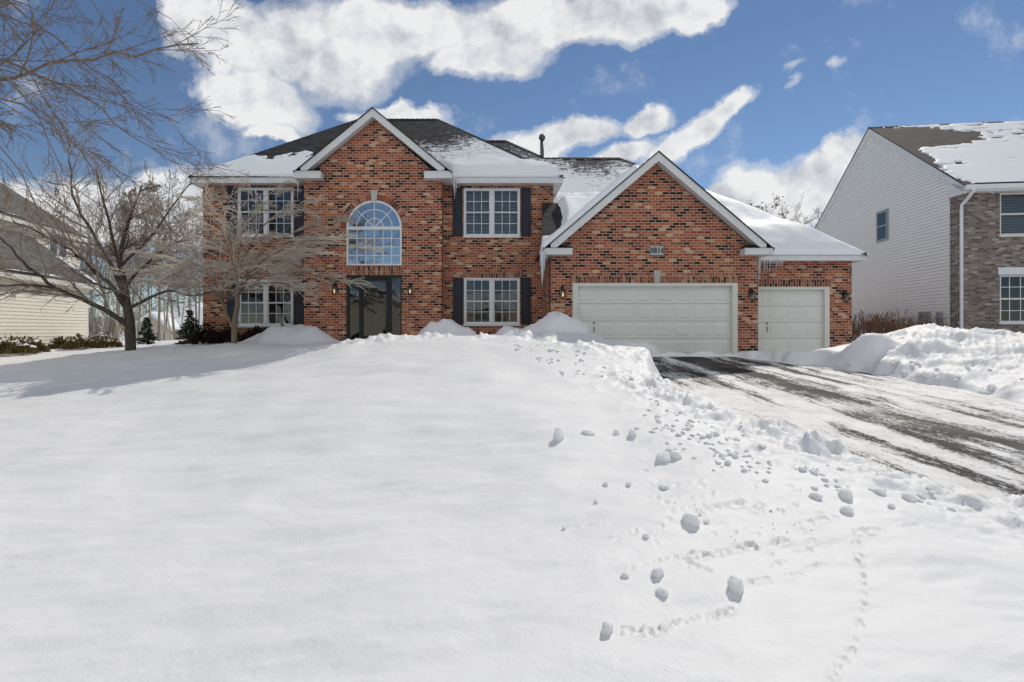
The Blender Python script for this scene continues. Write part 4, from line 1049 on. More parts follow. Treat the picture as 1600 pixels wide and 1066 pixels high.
for k, (x, y, w_, e_, g_, lab) in enumerate(((-14, -34, 10, 4.6, 7.6, 'tan house across the street mirrored in the left windows'), (7, -36, 9, 4.4, 7.4, 'gabled tan house across the street mirrored in the lower right window'), (28, -33, 10, 4.6, 7.8, 'tan house across the street at the far right of the mirrored view'))):
    far_house((x, y, -1.6), math.pi+.1*(k-1), lab, w_, e_, g_, M['siding_tan'], [(-2.6, -1.2, 1, 2.4), (1.2, 2.6, 1, 2.4)])
# ------------------------------------------------------------------ trees
def rot_dir(d, ang, rng):
    p = d.cross(Vector((rng.gauss(0, 1), rng.gauss(0, 1), rng.gauss(0, 1))))
    if p.length < 1e-4: p = Vector((1, 0, 0))
    p.normalize(); return (Quaternion(p, ang) @ d).normalized()
def grow(out, p, d, L, r, lvl, maxl, rng, up=.0, wander=.18, nch=(8, 6, 4), spread=.75, ratio=.5, flat=1.0, rmin=.0045, seg=5):
    n = seg if lvl < 2 else 4
    pts = [Vector(p)]; rad = [r]; q = Vector(p); dd = Vector(d)
    for i in range(n):
        dd = (dd+Vector((rng.gauss(0, wander), rng.gauss(0, wander), rng.gauss(0, wander)*.8+up*.25))).normalized()
        q = q+dd*(L/n); pts.append(q.copy()); rad.append(max(rmin, r*(1-.78*(i+1)/n)))
    out.append((pts, rad, lvl))
    if lvl < maxl: sprout(out, pts, rad, L, lvl, maxl, rng, up, wander, nch, spread, ratio, flat, rmin)
def sprout(out, pts, rad, L, lvl, maxl, rng, up, wander, nch, spread, ratio, flat, rmin, t0=.2):
    k = nch[min(lvl, len(nch)-1)]; n = len(pts)-1
    for c in range(k):
        t = t0+(1-t0)*(c+rng.random())/k; f = t*n; i = min(int(f), n-1); f -= i
        q = pts[i].lerp(pts[i+1], f); rr = rad[i]*(1-f)+rad[i+1]*f
        d = (pts[i+1]-pts[i]).normalized()
        cd = rot_dir(d, spread*rng.uniform(.6, 1.35), rng); cd.z = cd.z*flat+up*.3; cd.normalize()
        grow(out, q, cd, L*ratio*rng.uniform(.65, 1.25)*(1.15-.55*t), max(rmin, rr*.62), lvl+1, maxl, rng, up, wander, nch, spread, ratio, flat, rmin)
def tree_meshes(name_root, segs, split, bm, tm, parent, taper_sides=(8, 6, 4, 3, 3)):
    a, c = MB(), MB()
    for pts, rad, lvl in segs:
        (a if lvl <= split else c).tube(pts, rad, taper_sides[min(lvl, 4)], cap=lvl < 2)
    o1 = a.build('trunk', bm, parent, local=True, smooth=True, uv=False); o2 = c.build('crown', tm, parent, local=True, smooth=True, uv=False)
    return o1, o2
def resample(pts, n):
    pts = [Vector(p) for p in pts]; L = [0]
    for i in range(1, len(pts)): L.append(L[-1]+(pts[i]-pts[i-1]).length)
    out = []
    for k in range(n):
        s = L[-1]*k/(n-1); i = max(0, min(len(pts)-2, int(np.searchsorted(L, s))-1)); f = (s-L[i])/max(1e-6, L[i+1]-L[i])
        p0 = pts[max(0, i-1)]; p1 = pts[i]; p2 = pts[i+1]; p3 = pts[min(len(pts)-1, i+2)]
        q = .5*((2*p1)+(p2-p0)*f+(2*p0-5*p1+4*p2-p3)*f*f+(3*p1-p0-3*p2+p3)*f**3); out.append(q)
    return out, L[-1]

def limb_tree(name, base, label, limbs, bm, tm, seed, maxl, nch, spread, ratio, up, flat, wander, rmin, split=1):
    """limbs: (list of world points, r0, r1, level, nchildren override)"""
    rng = random.Random(seed); e = empty(name, base, 0, label, 'tree'); B = Vector(base); segs = []
    for pts, r0, r1, lvl, sp in limbs:
        pp, L = resample([Vector(p)-B for p in pts], max(6, 3*len(pts)))
        pp = [pp[0]]+[q+Vector((rng.gauss(0, .012), rng.gauss(0, .012), rng.gauss(0, .012)))*(L*.35) for q in pp[1:-1]]+[pp[-1]] if lvl else pp
        n = len(pp); rad = [r0+(r1-r0)*(i/(n-1))**.8 for i in range(n)]
        segs.append((pp, rad, lvl))
        kf = max(.45, min(1.3, L/3.2)); nc = tuple(max(3, round(q*kf)) for q in nch[:2])+tuple(max(3, round(q*kf**.5)) for q in nch[2:3])+nch[3:]
        if sp: sprout(segs, pp, rad, L*sp, lvl, maxl, rng, up, wander, nc, spread, ratio, flat, rmin, .18)
    tree_meshes(name, segs, split, bm, tm, e); return e
def A(px, py, Y): return at(px, py, Y)

# dark spreading tree at the left
Y1 = 17.2
t1 = A(204, 556, Y1); t1.z -= .15
L1 = [([t1, A(204, 530, Y1), A(203, 505, Y1), A(198, 475, Y1), A(193, 440, Y1+.1)], .17, .11, 0, 0),
      ([A(193, 440, Y1+.1), A(188, 400, Y1+.2), A(200, 350, Y1+.4), A(222, 290, Y1+.6)], .10, .02, 0, .5),
      ([A(202, 510, Y1), A(165, 485, Y1-.3), A(125, 466, Y1-.7), A(85, 450, Y1-1.1), A(60, 430, Y1-1.4), A(30, 402, Y1-1.7), A(0, 370, Y1-2)], .105, .025, 1, .95),
      ([A(85, 450, Y1-1.1), A(45, 445, Y1-1.3), A(0, 447, Y1-1.5), A(-50, 440, Y1-1.8)], .05, .015, 1, .95),
      ([A(60, 430, Y1-1.4), A(20, 424, Y1-1.6), A(-30, 412, Y1-1.9)], .04, .012, 1, .95),
      ([A(196, 480, Y1), A(172, 445, Y1-.3), A(148, 425, Y1-.5), A(120, 398, Y1-.8), A(75, 372, Y1-1.1), A(20, 345, Y1-1.4)], .085, .02, 1, .95),
      ([A(195, 460, Y1), A(165, 400, Y1+.2), A(140, 355, Y1+.3), A(115, 310, Y1+.5), A(108, 240, Y1+.8)], .085, .018, 1, .95),
      ([A(193, 440, Y1+.1), A(178, 380, Y1-.3), A(165, 330, Y1-.6), A(150, 265, Y1-.9)], .07, .016, 1, .95),
      ([A(199, 482, Y1), A(230, 468, Y1-.2), A(262, 455, Y1-.4), A(300, 462, Y1-.5), A(335, 455, Y1-.6)], .06, .014, 1, .95),
      ([A(194, 450, Y1), A(225, 415, Y1+.6), A(265, 385, Y1+.9), A(305, 372, Y1+1.2)], .06, .014, 1, .95),
      ([A(190, 415, Y1), A(235, 370, Y1-.2), A(270, 320, Y1-.4), A(300, 285, Y1-.5)], .05, .012, 1, .95),
      ([A(197, 470, Y1), A(180, 455, Y1-.9), A(150, 445, Y1-1.8), A(110, 420, Y1-2.4)], .05, .012, 1, .95)]
limb_tree('bare_tree', tuple(t1), 'spreading bare tree with dark trunk and low left limbs in front of the cream house', L1, M['bark_dark'], M['twig_mid'], 5, 4, (12, 10, 8, 4), .66, .5, .12, .75, .14, .0048, 1)

# small two-stemmed ornamental tree before the left windows
Y2 = 15.6
t2 = A(367, 548, Y2); t2.z -= .2
K = A(371, 462, Y2); K2 = A(348, 470, Y2+.1)
L2 = [([t2, A(366, 522, Y2), A(367, 500, Y2), A(371, 478, Y2), K], .10, .065, 0, 0),
      ([A(366, 516, Y2), A(358, 500, Y2+.05), A(350, 480, Y2+.1), K2], .055, .04, 0, 0)]
for pts in ([(400, 440, -.2), (440, 425, -.3), (490, 430, -.5), (535, 440, -.6)], [(385, 425, .3), (420, 385, .5), (470, 360, .8), (530, 345, 1.0)], [(375, 420, -.4), (400, 370, -.8), (440, 330, -1.0), (480, 320, -1.2)],
            [(395, 446, -.6), (430, 442, -1.2), (455, 448, -1.7), (475, 465, -1.9)], [(366, 420, .5), (360, 370, .8), (350, 330, 1.0), (330, 300, 1.1)], [(388, 435, .9), (430, 415, 1.5), (470, 400, 1.9), (505, 395, 2.0)],
            [(350, 440, -.6), (310, 415, -1.1), (270, 400, -1.5), (235, 395, -1.7)], [(372, 400, -.1), (385, 350, .0), (410, 310, .1), (435, 295, .2)], [(372, 440, -1.0), (360, 400, -1.6), (350, 370, -1.9), (335, 340, -2.0)],
            [(396, 420, -.9), (440, 390, -1.4), (490, 375, -1.7), (530, 380, -1.8)]):
    L2.append(([K]+[A(x, y, Y2+dy) for x, y, dy in pts], .035, .009, 1, .64))
for pts in ([(320, 445, -.3), (280, 430, -.5), (235, 425, -.7), (205, 430, -.8)], [(330, 430, .5), (300, 390, .9), (260, 350, 1.2), (240, 320, 1.4)], [(330, 435, -.9), (295, 420, -1.5), (250, 440, -2.0)], [(345, 420, -.3), (330, 370, -.4), (325, 330, -.5), (315, 300, -.5)],
            [(325, 450, .8), (290, 445, 1.5), (250, 440, 1.9)]):
    L2.append(([K2]+[A(x, y, Y2+dy) for x, y, dy in pts], .03, .009, 1, .64))
limb_tree('ornamental_tree', tuple(t2), 'small forked bare tree with layered tan twigs before the left windows', L2, M['bark_tan'], M['twig_tan'], 8, 4, (10, 12, 9, 4), .5, .5, -.03, .4, .12, .0066, 1)

# tall tree off the left edge, its branches reach across the top left sky
Y3b = 8.0
t3 = Vector((-10.8, 8.3, float(ground(np.array([-10.8]), np.array([8.3]), False)[0])-.1))
def T3(px, py, dy=0): return at(px, py, Y3b+dy)
C1 = t3+Vector((.1, 0, 3.2)); C2 = t3+Vector((.15, .05, 4.6)); C3 = t3+Vector((.1, .1, 6.2)); C4 = t3+Vector((0, .1, 8.5))
L3 = [([t3, t3+Vector((.05, 0, 1.5)), C1, C2, C3, C4], .22, .06, 0, .12),
      ([C1, T3(-170, 165), T3(-60, 140), T3(40, 112), T3(130, 95), T3(210, 84), T3(255, 76), T3(310, 68)], 0.0465, .010, 1, .5),
      ([C2, T3(-150, 60, .5), T3(-50, 85, .5), T3(30, 102, .5), T3(95, 136, .6), T3(150, 165, .6), T3(205, 215, .7), T3(285, 258, .8)], 0.0372, .006, 1, .5),
      ([C1, T3(-120, 140, -.5), T3(-50, 145, -.5), T3(30, 163, -.4), T3(105, 218, -.3), T3(140, 255, -.2), T3(165, 305, -.1)], 0.0310, .006, 1, .5),
      ([C3, T3(-100, -60, .4), T3(0, -5, .4), T3(55, 35, .4), T3(105, 75, .5), T3(165, 120, .6), T3(230, 172, .7), T3(280, 192, .8)], 0.0310, .006, 1, .5),
      ([C3, T3(-60, -130, 0), T3(60, -60, 0), T3(130, -10, .1), T3(165, 30, .2), T3(190, 62, .3)], 0.0248, .005, 1, .5),
      ([C3, T3(-20, -150, .8), T3(100, -80, .9), T3(190, -25, 1), T3(235, 12, 1.1), T3(268, 30, 1.2)], 0.0248, .005, 1, .5),
      ([C1, T3(-140, 190, .3), T3(-50, 195, .3), T3(10, 240, .4), T3(40, 280, .4), T3(60, 330, .5)], 0.0248, .006, 1, .5),
      ([C2, T3(-100, 70, -1), T3(-20, 95, -1), T3(40, 160, -.9), T3(75, 220, -.8), T3(100, 270, -.7)], 0.0217, .005, 1, .5),
      ([C2, T3(-80, 20, -.4), T3(-10, 60, -.4), T3(45, 120, -.3), T3(95, 190, -.2), T3(110, 230, -.2)], 0.0217, .005, 1, .5),
      ([C2, T3(-90, 10, 1), T3(20, 25, 1), T3(90, 65, 1), T3(130, 110, 1), T3(155, 145, 1)], 0.0217, .005, 1, .5)]
limb_tree('bare_tree', tuple(t3), 'tall bare tree off the left edge whose thin branches droop across the upper left sky', L3, M['twig_brown'], M['twig_brown'], 12, 4, (6, 9, 7, 4), .5, .45, -.06, .9, .12, .0032, 1)

# background woods
def wood_tree(seed, h, r, nl, bm, tm, upright=.9, nch=(7, 5, 4), bare_to=.3):
    rng = random.Random(seed); segs = []; pts = []; q = Vector((0, 0, -.4)); d = Vector((0, 0, 1)); n = 9
    for i in range(n+1):
        pts.append(q.copy()); d = (d+Vector((rng.gauss(0, .045), rng.gauss(0, .045), .1))).normalized(); q = q+d*(h/n)
    rad = [r*(1-.85*i/n) for i in range(n+1)]; segs.append((pts, rad, 0))
    for c in range(nl):
        t = bare_to+(1-bare_to)*(c+rng.random())/nl; f = t*n; i = min(int(f), n-1)
        b0 = pts[i].lerp(pts[i+1], f-i); az = rng.uniform(0, 6.28); el = rng.uniform(.25, .95)*upright
        dd = Vector((math.cos(az)*math.cos(el), math.sin(az)*math.cos(el), math.sin(el)))
        grow(segs, b0, dd, h*.36*(1.15-.6*t)*rng.uniform(.7, 1.2), r*.36*(1.2-t), 1, 3, rng, .35, .16, nch, .6, .48, 1, .009)
    return segs
def mk(name, segs, bm, tm, label, group, loc, split=0):
    e = empty(name, loc, 0, label, 'tree', group); tree_meshes(name, segs, split, bm, tm, e, (7, 4, 3, 3, 3)); return e
def dup(src, loc, rz, s, label=None):
    c = src.copy(); COL.objects.link(c); c.location = loc; c.rotation_euler = (0, 0, rz); c.scale = (s, s, s*1.0)
    if label: c['label'] = label
    for ch in src.children:
        k = ch.copy(); COL.objects.link(k); k.parent = c
    return c
def gz(x, y): return float(ground(np.array([x]), np.array([y]), False)[0])
GW = 'bare trees of the wood between the cream house and the brick house'
protos = []
rw = random.Random(77)
wood = [  # px, Y, proto, scale
    (158, 34, 1, .95), (178, 40, 2, 1.1), (186, 30, 1, .8), (213, 33, 1, .9), (249, 28, 0, .85), (258, 31, 1, .95), (267, 35, 1, 1.0), (283, 33, 1, .9), (307, 38, 0, 1.0),
    (305, 31, 1, .75), (140, 44, 2, 1.1), (165, 50, 0, 1.3), (200, 48, 2, 1.2), (236, 52, 0, 1.3), (274, 50, 2, 1.25), (310, 46, 0, 1.1), (120, 52, 0, 1.1), (150, 60, 2, 1.4), (215, 62, 0, 1.5), (255, 66, 2, 1.5), (300, 62, 0, 1.5),
    (80, 58, 2, 1.2), (330, 56, 2, 1.3), (185, 70, 0, 1.6), (240, 84, 0, 1.6), (285, 80, 2, 1.6), (160, 82, 2, 1.6), (205, 90, 0, 1.7), (320, 75, 0, 1.5), (130, 72, 0, 1.4)]
kinds = [(wood_tree(21, 9.5, .085, 18, 0, 0, .9, (8, 6, 4)), M['bark_grey'], M['twig_grey']), (wood_tree(22, 8.5, .055, 11, 0, 0, .9, (7, 5, 3), .45), M['bark_birch'], M['twig_grey']), (wood_tree(23, 10.5, .10, 20, 0, 0, .9, (8, 6, 4)), M['bark_grey'], M['twig_grey'])]
LAB = ['grey bare tree in the wood behind the left lawn', 'slim pale-trunked bare sapling in front of the wood', 'tall dense bare tree in the wood behind the left lawn']
for k, (px, Y, p, s) in enumerate(wood):
    x = (px-CX)/F*Y; loc = (x, Y, gz(x, Y)); 
    if p >= len(protos) or protos[p] is None:
        while len(protos) < 3: protos.append(None)
        segs, bm_, tm_ = kinds[p]; protos[p] = mk('woodland_tree', segs, bm_, tm_, LAB[p], GW, loc); protos[p].rotation_euler = (0, 0, k); protos[p].scale = (s, s, s)
    else: dup(protos[p], loc, k*1.7, s)
# trees beyond the garage roof
GB = 'bare trees behind the garage roof'
for k, (px, Y, p, s) in enumerate(((1228, 36, 0, .90), (1252, 38, 2, .80), (1272, 34, 0, .78), (1290, 40, 2, .85))):
    x = (px-CX)/F*Y; o = dup(protos[p], (x, Y, gz(x, Y)), k*2.1+.4, s, 'bare grey tree top showing above the snowy garage roof'); o['group'] = GB
for k, (x, y, p, s) in enumerate(((-5, -20, 2, 1.0), (-24, -26, 0, 1.0), (14, -24, 0, 1.0), (1, -27, 2, .9))):
    o = dup(protos[p], (x, y, -1.6), k*2.3, s, 'bare street tree behind the photographer, mirrored in the windows'); o['group'] = 'bare street trees mirrored in the windows'
def leafy_oak():
    segs = wood_tree(41, 8.6, .17, 18, 0, 0, .8, (6, 5, 3), .35)
    e = empty('oak_tree', at(1196, 520, 36)+Vector((0, 0, 0)), 0, 'oak holding brown dead leaves above the garage roof ridge', 'tree')
    e.location.z = .3
    tree_meshes('oak', segs, 0, M['bark_dark'], M['twig_brown'], e, (7, 4, 3, 3, 3))
    rng = random.Random(6); b = MB()
    for pts, rad, lvl in segs:
        if lvl < 2: continue
        for _ in range(3 if lvl == 3 else 2):
            if rng.random() < .35: continue
            p = pts[rng.randrange(1, len(pts))]+Vector((rng.gauss(0, .12), rng.gauss(0, .12), rng.gauss(0, .12))); u = Vector((rng.gauss(0, 1), rng.gauss(0, 1), rng.gauss(0, 1))).normalized(); w = rot_dir(u, 1.57, rng); a = rng.uniform(.06, .11)
            b.poly([p-u*a, p+w*a*.55, p+u*a, p-w*a*.55])
    b.build('leaves', M['oakleaf'], e, local=True, uv=False)
leafy_oak()

# far-off wood closing the horizon
rng = random.Random(90); b = MB()
for k in range(1500):
    x = rng.uniform(-150, 150); y = rng.uniform(112, 150); hgt = rng.uniform(6, 11); z0 = -2.3  # bare trunks with forks
    top = Vector((x+rng.gauss(0, .5), y, z0+hgt)); b.tube([(x, y, z0), ((x+top.x)/2, y, z0+hgt*.5), top], [.07, .05, .02], 3, cap=False)
    for j in range(13):
        f = rng.uniform(.15, .95); p = Vector((x, y, z0)).lerp(top, f); L = hgt*.3*(1.2-f)*rng.uniform(.7, 1.3); az = rng.uniform(0, 6.28)
        q = p+Vector((math.cos(az)*L*.7, math.sin(az)*L*.7, L*rng.uniform(.4, 1.0))); b.tube([p, (p+q)/2+Vector((0, 0, -.1)), q], [.06, .045, .02], 3, cap=False)
        for i in range(2):
            r = p.lerp(q, rng.uniform(.3, .9)); b.tube([r, r+Vector((rng.gauss(0, .5), rng.gauss(0, .5), rng.uniform(.2, 1)))*L*.5], [.04, .018], 3, cap=False)
tag(b.build('far_wood', M['twig_grey'], uv=False), 'distant strip of bare grey woodland along the horizon', 'wood', kind='stuff')
# evergreens
def spruce(seed, h, w, snow):
    rng = random.Random(seed); b = MB(); t = MB(); t.tube([(0, 0, -.3), (0, 0, h*.5), (0, 0, h)], [.05*h/2, .03*h/2, .006], 6)
    n = int(h*13); s = MB()
    for i in range(n):
        z = h*(.06+.93*i/n); rr = w*(1-z/h)**.85+.03
        for k in range(6):
            az = rng.uniform(0, 6.28); L = rr*rng.uniform(.7, 1.15); d = Vector((math.cos(az), math.sin(az), -.22))
            for m in range(max(3, int(L*20))):
                f = (m+1)/max(3, int(L*20)); c = Vector((0, 0, z))+d*(L*f)+Vector((0, 0, .12*L*f*f)); side = Vector((-d.y, d.x, 0))
                for sg in (-1, 1):
                    q = c+side*sg*(.10*L*(1.25-f)+.03)+d*.05+Vector((0, 0, rng.gauss(0, .015))); e = Vector((0, 0, .030+.02*rng.random()))
                    b.poly([c-e, q-e*.3, q+d*.03, c+e])
            if snow and rng.random() < snow:
                c = Vector((0, 0, z+.02))+d*(L*.65); s.mesh([c+Vector((math.cos(a)*.09*L, math.sin(a)*.09*L, 0)) for a in np.linspace(0, 5.2, 6)]+[c+Vector((0, 0, .04))], [(j, (j+1) % 6, 6) for j in range(6)])
    return t, b, s
for (px, Y, h, w, sn, lab) in ((229, 24, 1.25, .38, .1, 'tiny spruce left of the trunks by the distant cream house'), (296, 23, 1.5, .6, .25, 'bushy young spruce dusted with snow left of the brick corner')):
    x = (px-CX)/F*Y; e = empty('spruce', (x, Y, gz(x, Y)), 0, lab, 'tree'); t, b, s = spruce(int(px), h, w, sn)
    t.build('trunk', M['bark_dark'], e, local=True, uv=False); b.build('foliage', M['needle'], e, local=True, uv=False)
    if s.v: s.build('snow_cap', M['roof_snow'], e, local=True, smooth=True, uv=False)
def juniper(seed, w, h):
    rng = random.Random(seed); b = MB(); s = MB()
    for _ in range(int(1500*w)):
        az = rng.uniform(0, 6.28); rr = math.sqrt(rng.random()); el = rng.random()
        p = Vector((math.cos(az)*rr*w, math.sin(az)*rr*w*.7, h*(1-.75*rr*rr)*(.25+.75*el)*(1+.25*math.sin(az*3+seed))))
        d = Vector((math.cos(az)*rr, math.sin(az)*rr, rng.uniform(.2, .9))).normalized(); u = rot_dir(d, 1.57, rng); L = rng.uniform(.07, .16)
        b.poly([p-u*.02, p+d*L*.5-u*.03, p+d*L, p+d*L*.5+u*.03, p+u*.02])
    for k in range(15):
        rr = rng.random()*.8; az = rng.uniform(0, 6.28)
        c = Vector((math.cos(az)*rr*w, math.sin(az)*rr*w*.7, h*(1-.75*rr*rr)*rng.uniform(.85, 1.05))); R_ = rng.uniform(.07, .17)*w
        ring = 10; vs = []
        for i in range(4):
            q = i/3
            for j in range(ring):
                a = 6.283*j/ring; jj = 1+.25*math.sin(a*3+k); vs.append(c+Vector((math.cos(a)*R_*(1-q*q*.9)*jj, math.sin(a)*R_*(1-q*q*.9)*jj, .045*q-.03*(1-q))))
        s.mesh(vs, [(i*ring+j, i*ring+(j+1) % ring, (i+1)*ring+(j+1) % ring, (i+1)*ring+j) for i in range(3) for j in range(ring)]+[tuple(3*ring+j for j in range(ring))])
    return b, s
for k, (px, Y, w, h, lab) in enumerate(((14, 18.5, .85, .55, 'low bronze juniper at the left frame edge'), (45, 19.3, .6, .5, 'snow-dusted juniper second from the left along the cream wall'), (98, 21.2, .55, .45, 'juniper under the middle of the cream siding wall'), (127, 20.6, .6, .5, 'rounded bronze juniper before the corner of the cream house'), (158, 22.4, .45, .6, 'snow-topped juniper right of the cream house corner'), (170, 21.0, .45, .35, 'small flat juniper nearest the dark trunk'))):
    x = (px-CX)/F*Y; e = empty('juniper_bush', (x, Y, gz(x, Y)-.04), 0, lab, 'bush', 'junipers along the cream house'); b, s = juniper(60+k, w, h)
    b.build('foliage', M['juniper'], e, local=True, uv=False); s.build('snow_cap', M['roof_snow'], e, local=True, smooth=True, uv=False)
for k, (px, Y, w, h, lab) in enumerate(((322, 17.3, .45, .62, 'dark yew bush at the left corner of the brick house'), (352, 17.4, .5, .42, 'dark yew bush behind the forked tree trunk'), (404, 17.5, .6, .46, 'dark yew bush under the left half of the lower left window'), (446, 17.5, .6, .44, 'dark yew bush under the right half of the lower left window'))):
    x = (px-CX)/F*Y; e = empty('yew_bush', (x, Y, gz(x, Y)-.04), 0, lab, 'bush', 'dark yews at the foot of the brick house'); b, s = juniper(80+k, w, h)
    b.build('foliage', M['yew'], e, local=True, uv=False)
# bare hedge shrubs beside the right house
def shrub(seed, h, w, n):
    rng = random.Random(seed); segs = []
    for _ in range(n):
        az = rng.uniform(0, 6.28); d = Vector((math.cos(az)*.5, math.sin(az)*.5, 1)).normalized()
        grow(segs, Vector((math.cos(az)*w*.25, math.sin(az)*w*.25, -.1)), d, h*rng.uniform(.8, 1.1), .016, 1, 3, rng, .5, .14, (5, 4, 4), .5, .42, 1, .006)
    b = MB()
    for pts, rad, l in segs: b.tube(pts, rad, 4 if l < 3 else 3, cap=False)
    return b
shr = None
for k, (t, off) in enumerate(((7.6, .7), (6.6, .75), (5.4, .75), (4.6, .7), (3.8, .75), (3.0, .7), (2.3, .75), (1.6, .8), (.8, .8))):
    x = 15.5+.1225*t-off; y = 17.8+.9925*t; h = (1.15, 1.0, .95, 1.05, 1.1, 1.1, 1.05, .95, .85)[k]
    lab = ('bare upright shrub standing alone beside the brick garage corner' if k == 0 else 'clipped reddish-brown shrub in the row along the pale sided wall')
    if shr is None:
        shr = empty('bare_shrub', (x, y, gz(x, y)), 0, lab, 'shrub', 'bare shrubs along the pale sided wall'); shrub(3, 1.0, .9, 16).build('twigs', M['shrub_twig'], shr, local=True, smooth=True, uv=False)
        shr.scale = (1, 1, h)
    else:
        c = dup(shr, (x, y, gz(x, y)), k*1.3, 1.0, lab); c.scale = (1, 1, h)
sx, sy, _ = -.05+.2, 16.4, 0
e = empty('dormant_shrub', (sx, sy, gz(sx, sy)), 0, 'dark twiggy shrub poking out of snow under the lower right window', 'shrub')
shrub(9, .42, .9, 14).build('twigs', M['bark_dark'], e, local=True, uv=False)

# ------------------------------------------------------------------ snow lumps
def lump_mesh(seed, ang):
    bm = bmesh.new(); bmesh.ops.create_icosphere(bm, subdivisions=4, radius=1); rng = random.Random(seed)
    pl = [(Vector((rng.gauss(0, 1), rng.gauss(0, 1), rng.gauss(0, .8))).normalized(), rng.uniform(.62, .9)) for _ in range(15 if ang else 10)]
    for v in bm.verts:
        p = v.co.copy()
        for n, dd in pl:
            k = p.dot(n)
            if k > dd: p -= n*(k-dd)*(.97 if ang else .8)
        f = 1+.10*float(fbm(np.array([p.x*4.1+p.z*2.3+seed]), np.array([p.y*4.1-p.z*1.9]), 3, seed+3)[0])+.08*float(fbm(np.array([p.x*1.8+seed]), np.array([p.y*1.8+p.z*1.3]), 3, seed)[0])+.06*float(vnoise(np.array([p.x*7+p.z*3]), np.array([p.y*7+seed]), 5)[0])
        v.co = p*f
    me = bpy.data.meshes.new('snow_lump'); bm.to_mesh(me); bm.free(); me.materials.append(M['crumb']); me.polygons.foreach_set('use_smooth', [True]*len(me.polygons)); return me
lumps = [lump_mesh(i, i % 2) for i in range(8)]
rl = random.Random(31)
def lump(px, py, rpx, mi, sq, label, group, rz=None, up=.22):
    x, y, z = pix_ground(px, py+rpx*.5); r = rpx*y/F
    o = bpy.data.objects.new('snow_lump', lumps[mi]); COL.objects.link(o)
    zz = float(ground(np.array([x]), np.array([y]))[0])
    o.location = (x, y, zz+r*sq*up); o.scale = (r, r*rl.uniform(.8, 1.1), r*sq); o.rotation_euler = (rl.uniform(-.3, .3), rl.uniform(-.3, .3), rl.uniform(0, 6.28) if rz is None else rz)
    return tag(o, label, 'snow lump', group)
GBIG = 'loose lumps of snow on the lawn'
for px, py, r, mi, sq, lab in ((949, 981, 15, 1, .95, 'crusty snow lump nearest the bottom edge, at the end of its furrow'), (1035, 924, 11.5, 0, .85, 'round snow lump just below a pointed grey one'), (1027, 894, 13, 3, 1.0, 'pointed snow lump above the round one in the trampled snow'),
                           (1150, 916, 14, 5, 1.35, 'tall angular snow chunk tilted in the snow left of the animal tracks'), (1080, 812, 14, 2, .95, 'largest lump below the rubble bank'), (976, 899, 7, 4, .9, 'small ball of snow left of the pointed lump'),
                           (873, 682, 11, 7, 1.5, 'steep shard of snow standing alone on the smooth lawn'), (921, 673, 10, 6, .45, 'flat snow lump right of the lone shard'), (1036, 714, 12, 5, 1.0, 'left lump of the cluster at the foot of the rubble bank'), (1056, 711, 11, 1, .9, 'right lump of the cluster at the foot of the rubble bank'),
                           (963, 676, 6, 1, 1.1, 'small lump left of the rubble bank'), (988, 678, 8, 3, 1.2, 'upright lump at the left fringe of the rubble bank'), (946, 757, 5, 7, 1.1, 'little lump above a thin furrow on the middle lawn'), (982, 757, 4.5, 3, 1.2, 'thin upright crumb right of the little lump on the middle lawn'),
                           (1038, 759, 8, 6, .6, 'low oval lump in the middle of the lawn'), (932, 784, 5, 1, 1.0, 'lone crumb lower left of the little lump'), (881, 825, 4.5, 0, .9, 'small snow ball at the left end of a long thin furrow'), (1009, 838, 5, 7, 1.1, 'crumb pointing up below the long thin furrow'), (1101, 811, 6, 3, .9, 'small lump touching the right of the largest lump'),
                           (1320, 772, 13, 2, .9, 'biggest lump of the group by the lower driveway edge'), (1420, 776, 11, 5, 1.1, 'rightmost large lump beside the lower driveway edge'), (1374, 767, 9, 4, .8, 'middle lump beside the lower driveway edge'), (1276, 775, 10, 6, .7, 'left lump beside the lower driveway edge'), (1324, 797, 10, 1, .9, 'lump just below the biggest one by the driveway edge'), (1392, 792, 6, 3, 1.0, 'small lump below the middle lump by the driveway edge'), (1484, 749, 11, 2, .7, 'low lump at the driveway border on the right')):
    lump(px, py, r, mi, sq, lab, GBIG)
GR_ = 'rubble of small snow chunks along the driveway bank'
LR_ = 'small snow chunk in the rubble along the left driveway bank'
def region(n, a, c, w, rmin, rmax, lab, up=.1):
    k = 0
    while k < n:
        t = rl.random(); px = a[0]+(c[0]-a[0])*t; py = a[1]+(c[1]-a[1])*t
        nx, ny = -(c[1]-a[1]), (c[0]-a[0]); L = math.hypot(nx, ny); o = max(-1.6, min(1.6, rl.gauss(0, .6)))*w
        x, y, z = pix_ground(px+nx/L*o, py+ny/L*o)
        if float(drive_d(np.array([x]), np.array([y]))[0]) < .12: k += .25; continue
        lump(px+nx/L*o, py+ny/L*o, min(rmax, rmin*(1/(rl.random()+.12))**.55), rl.randrange(8), rl.uniform(.6, 1.0), lab, GR_, up=up); k += 1
region(115, (1005, 645), (1205, 735), 28, 3.0, 7, LR_, -.12)
region(40, (1240, 735), (1500, 775), 20, 2.6, 6, 'small snow chunk scattered by the lower driveway edge')
region(45, (800, 540), (990, 590), 16, 2.0, 4.5, 'snow crumb on the crest left of the driveway')
region(20, (1040, 760), (1260, 850), 40, 1.3, 3, 'tiny snow crumb on the trampled lawn')
region(22, (1310, 570), (1600, 600), 22, 3.0, 7, 'snow chunk on the big pile right of the driveway')

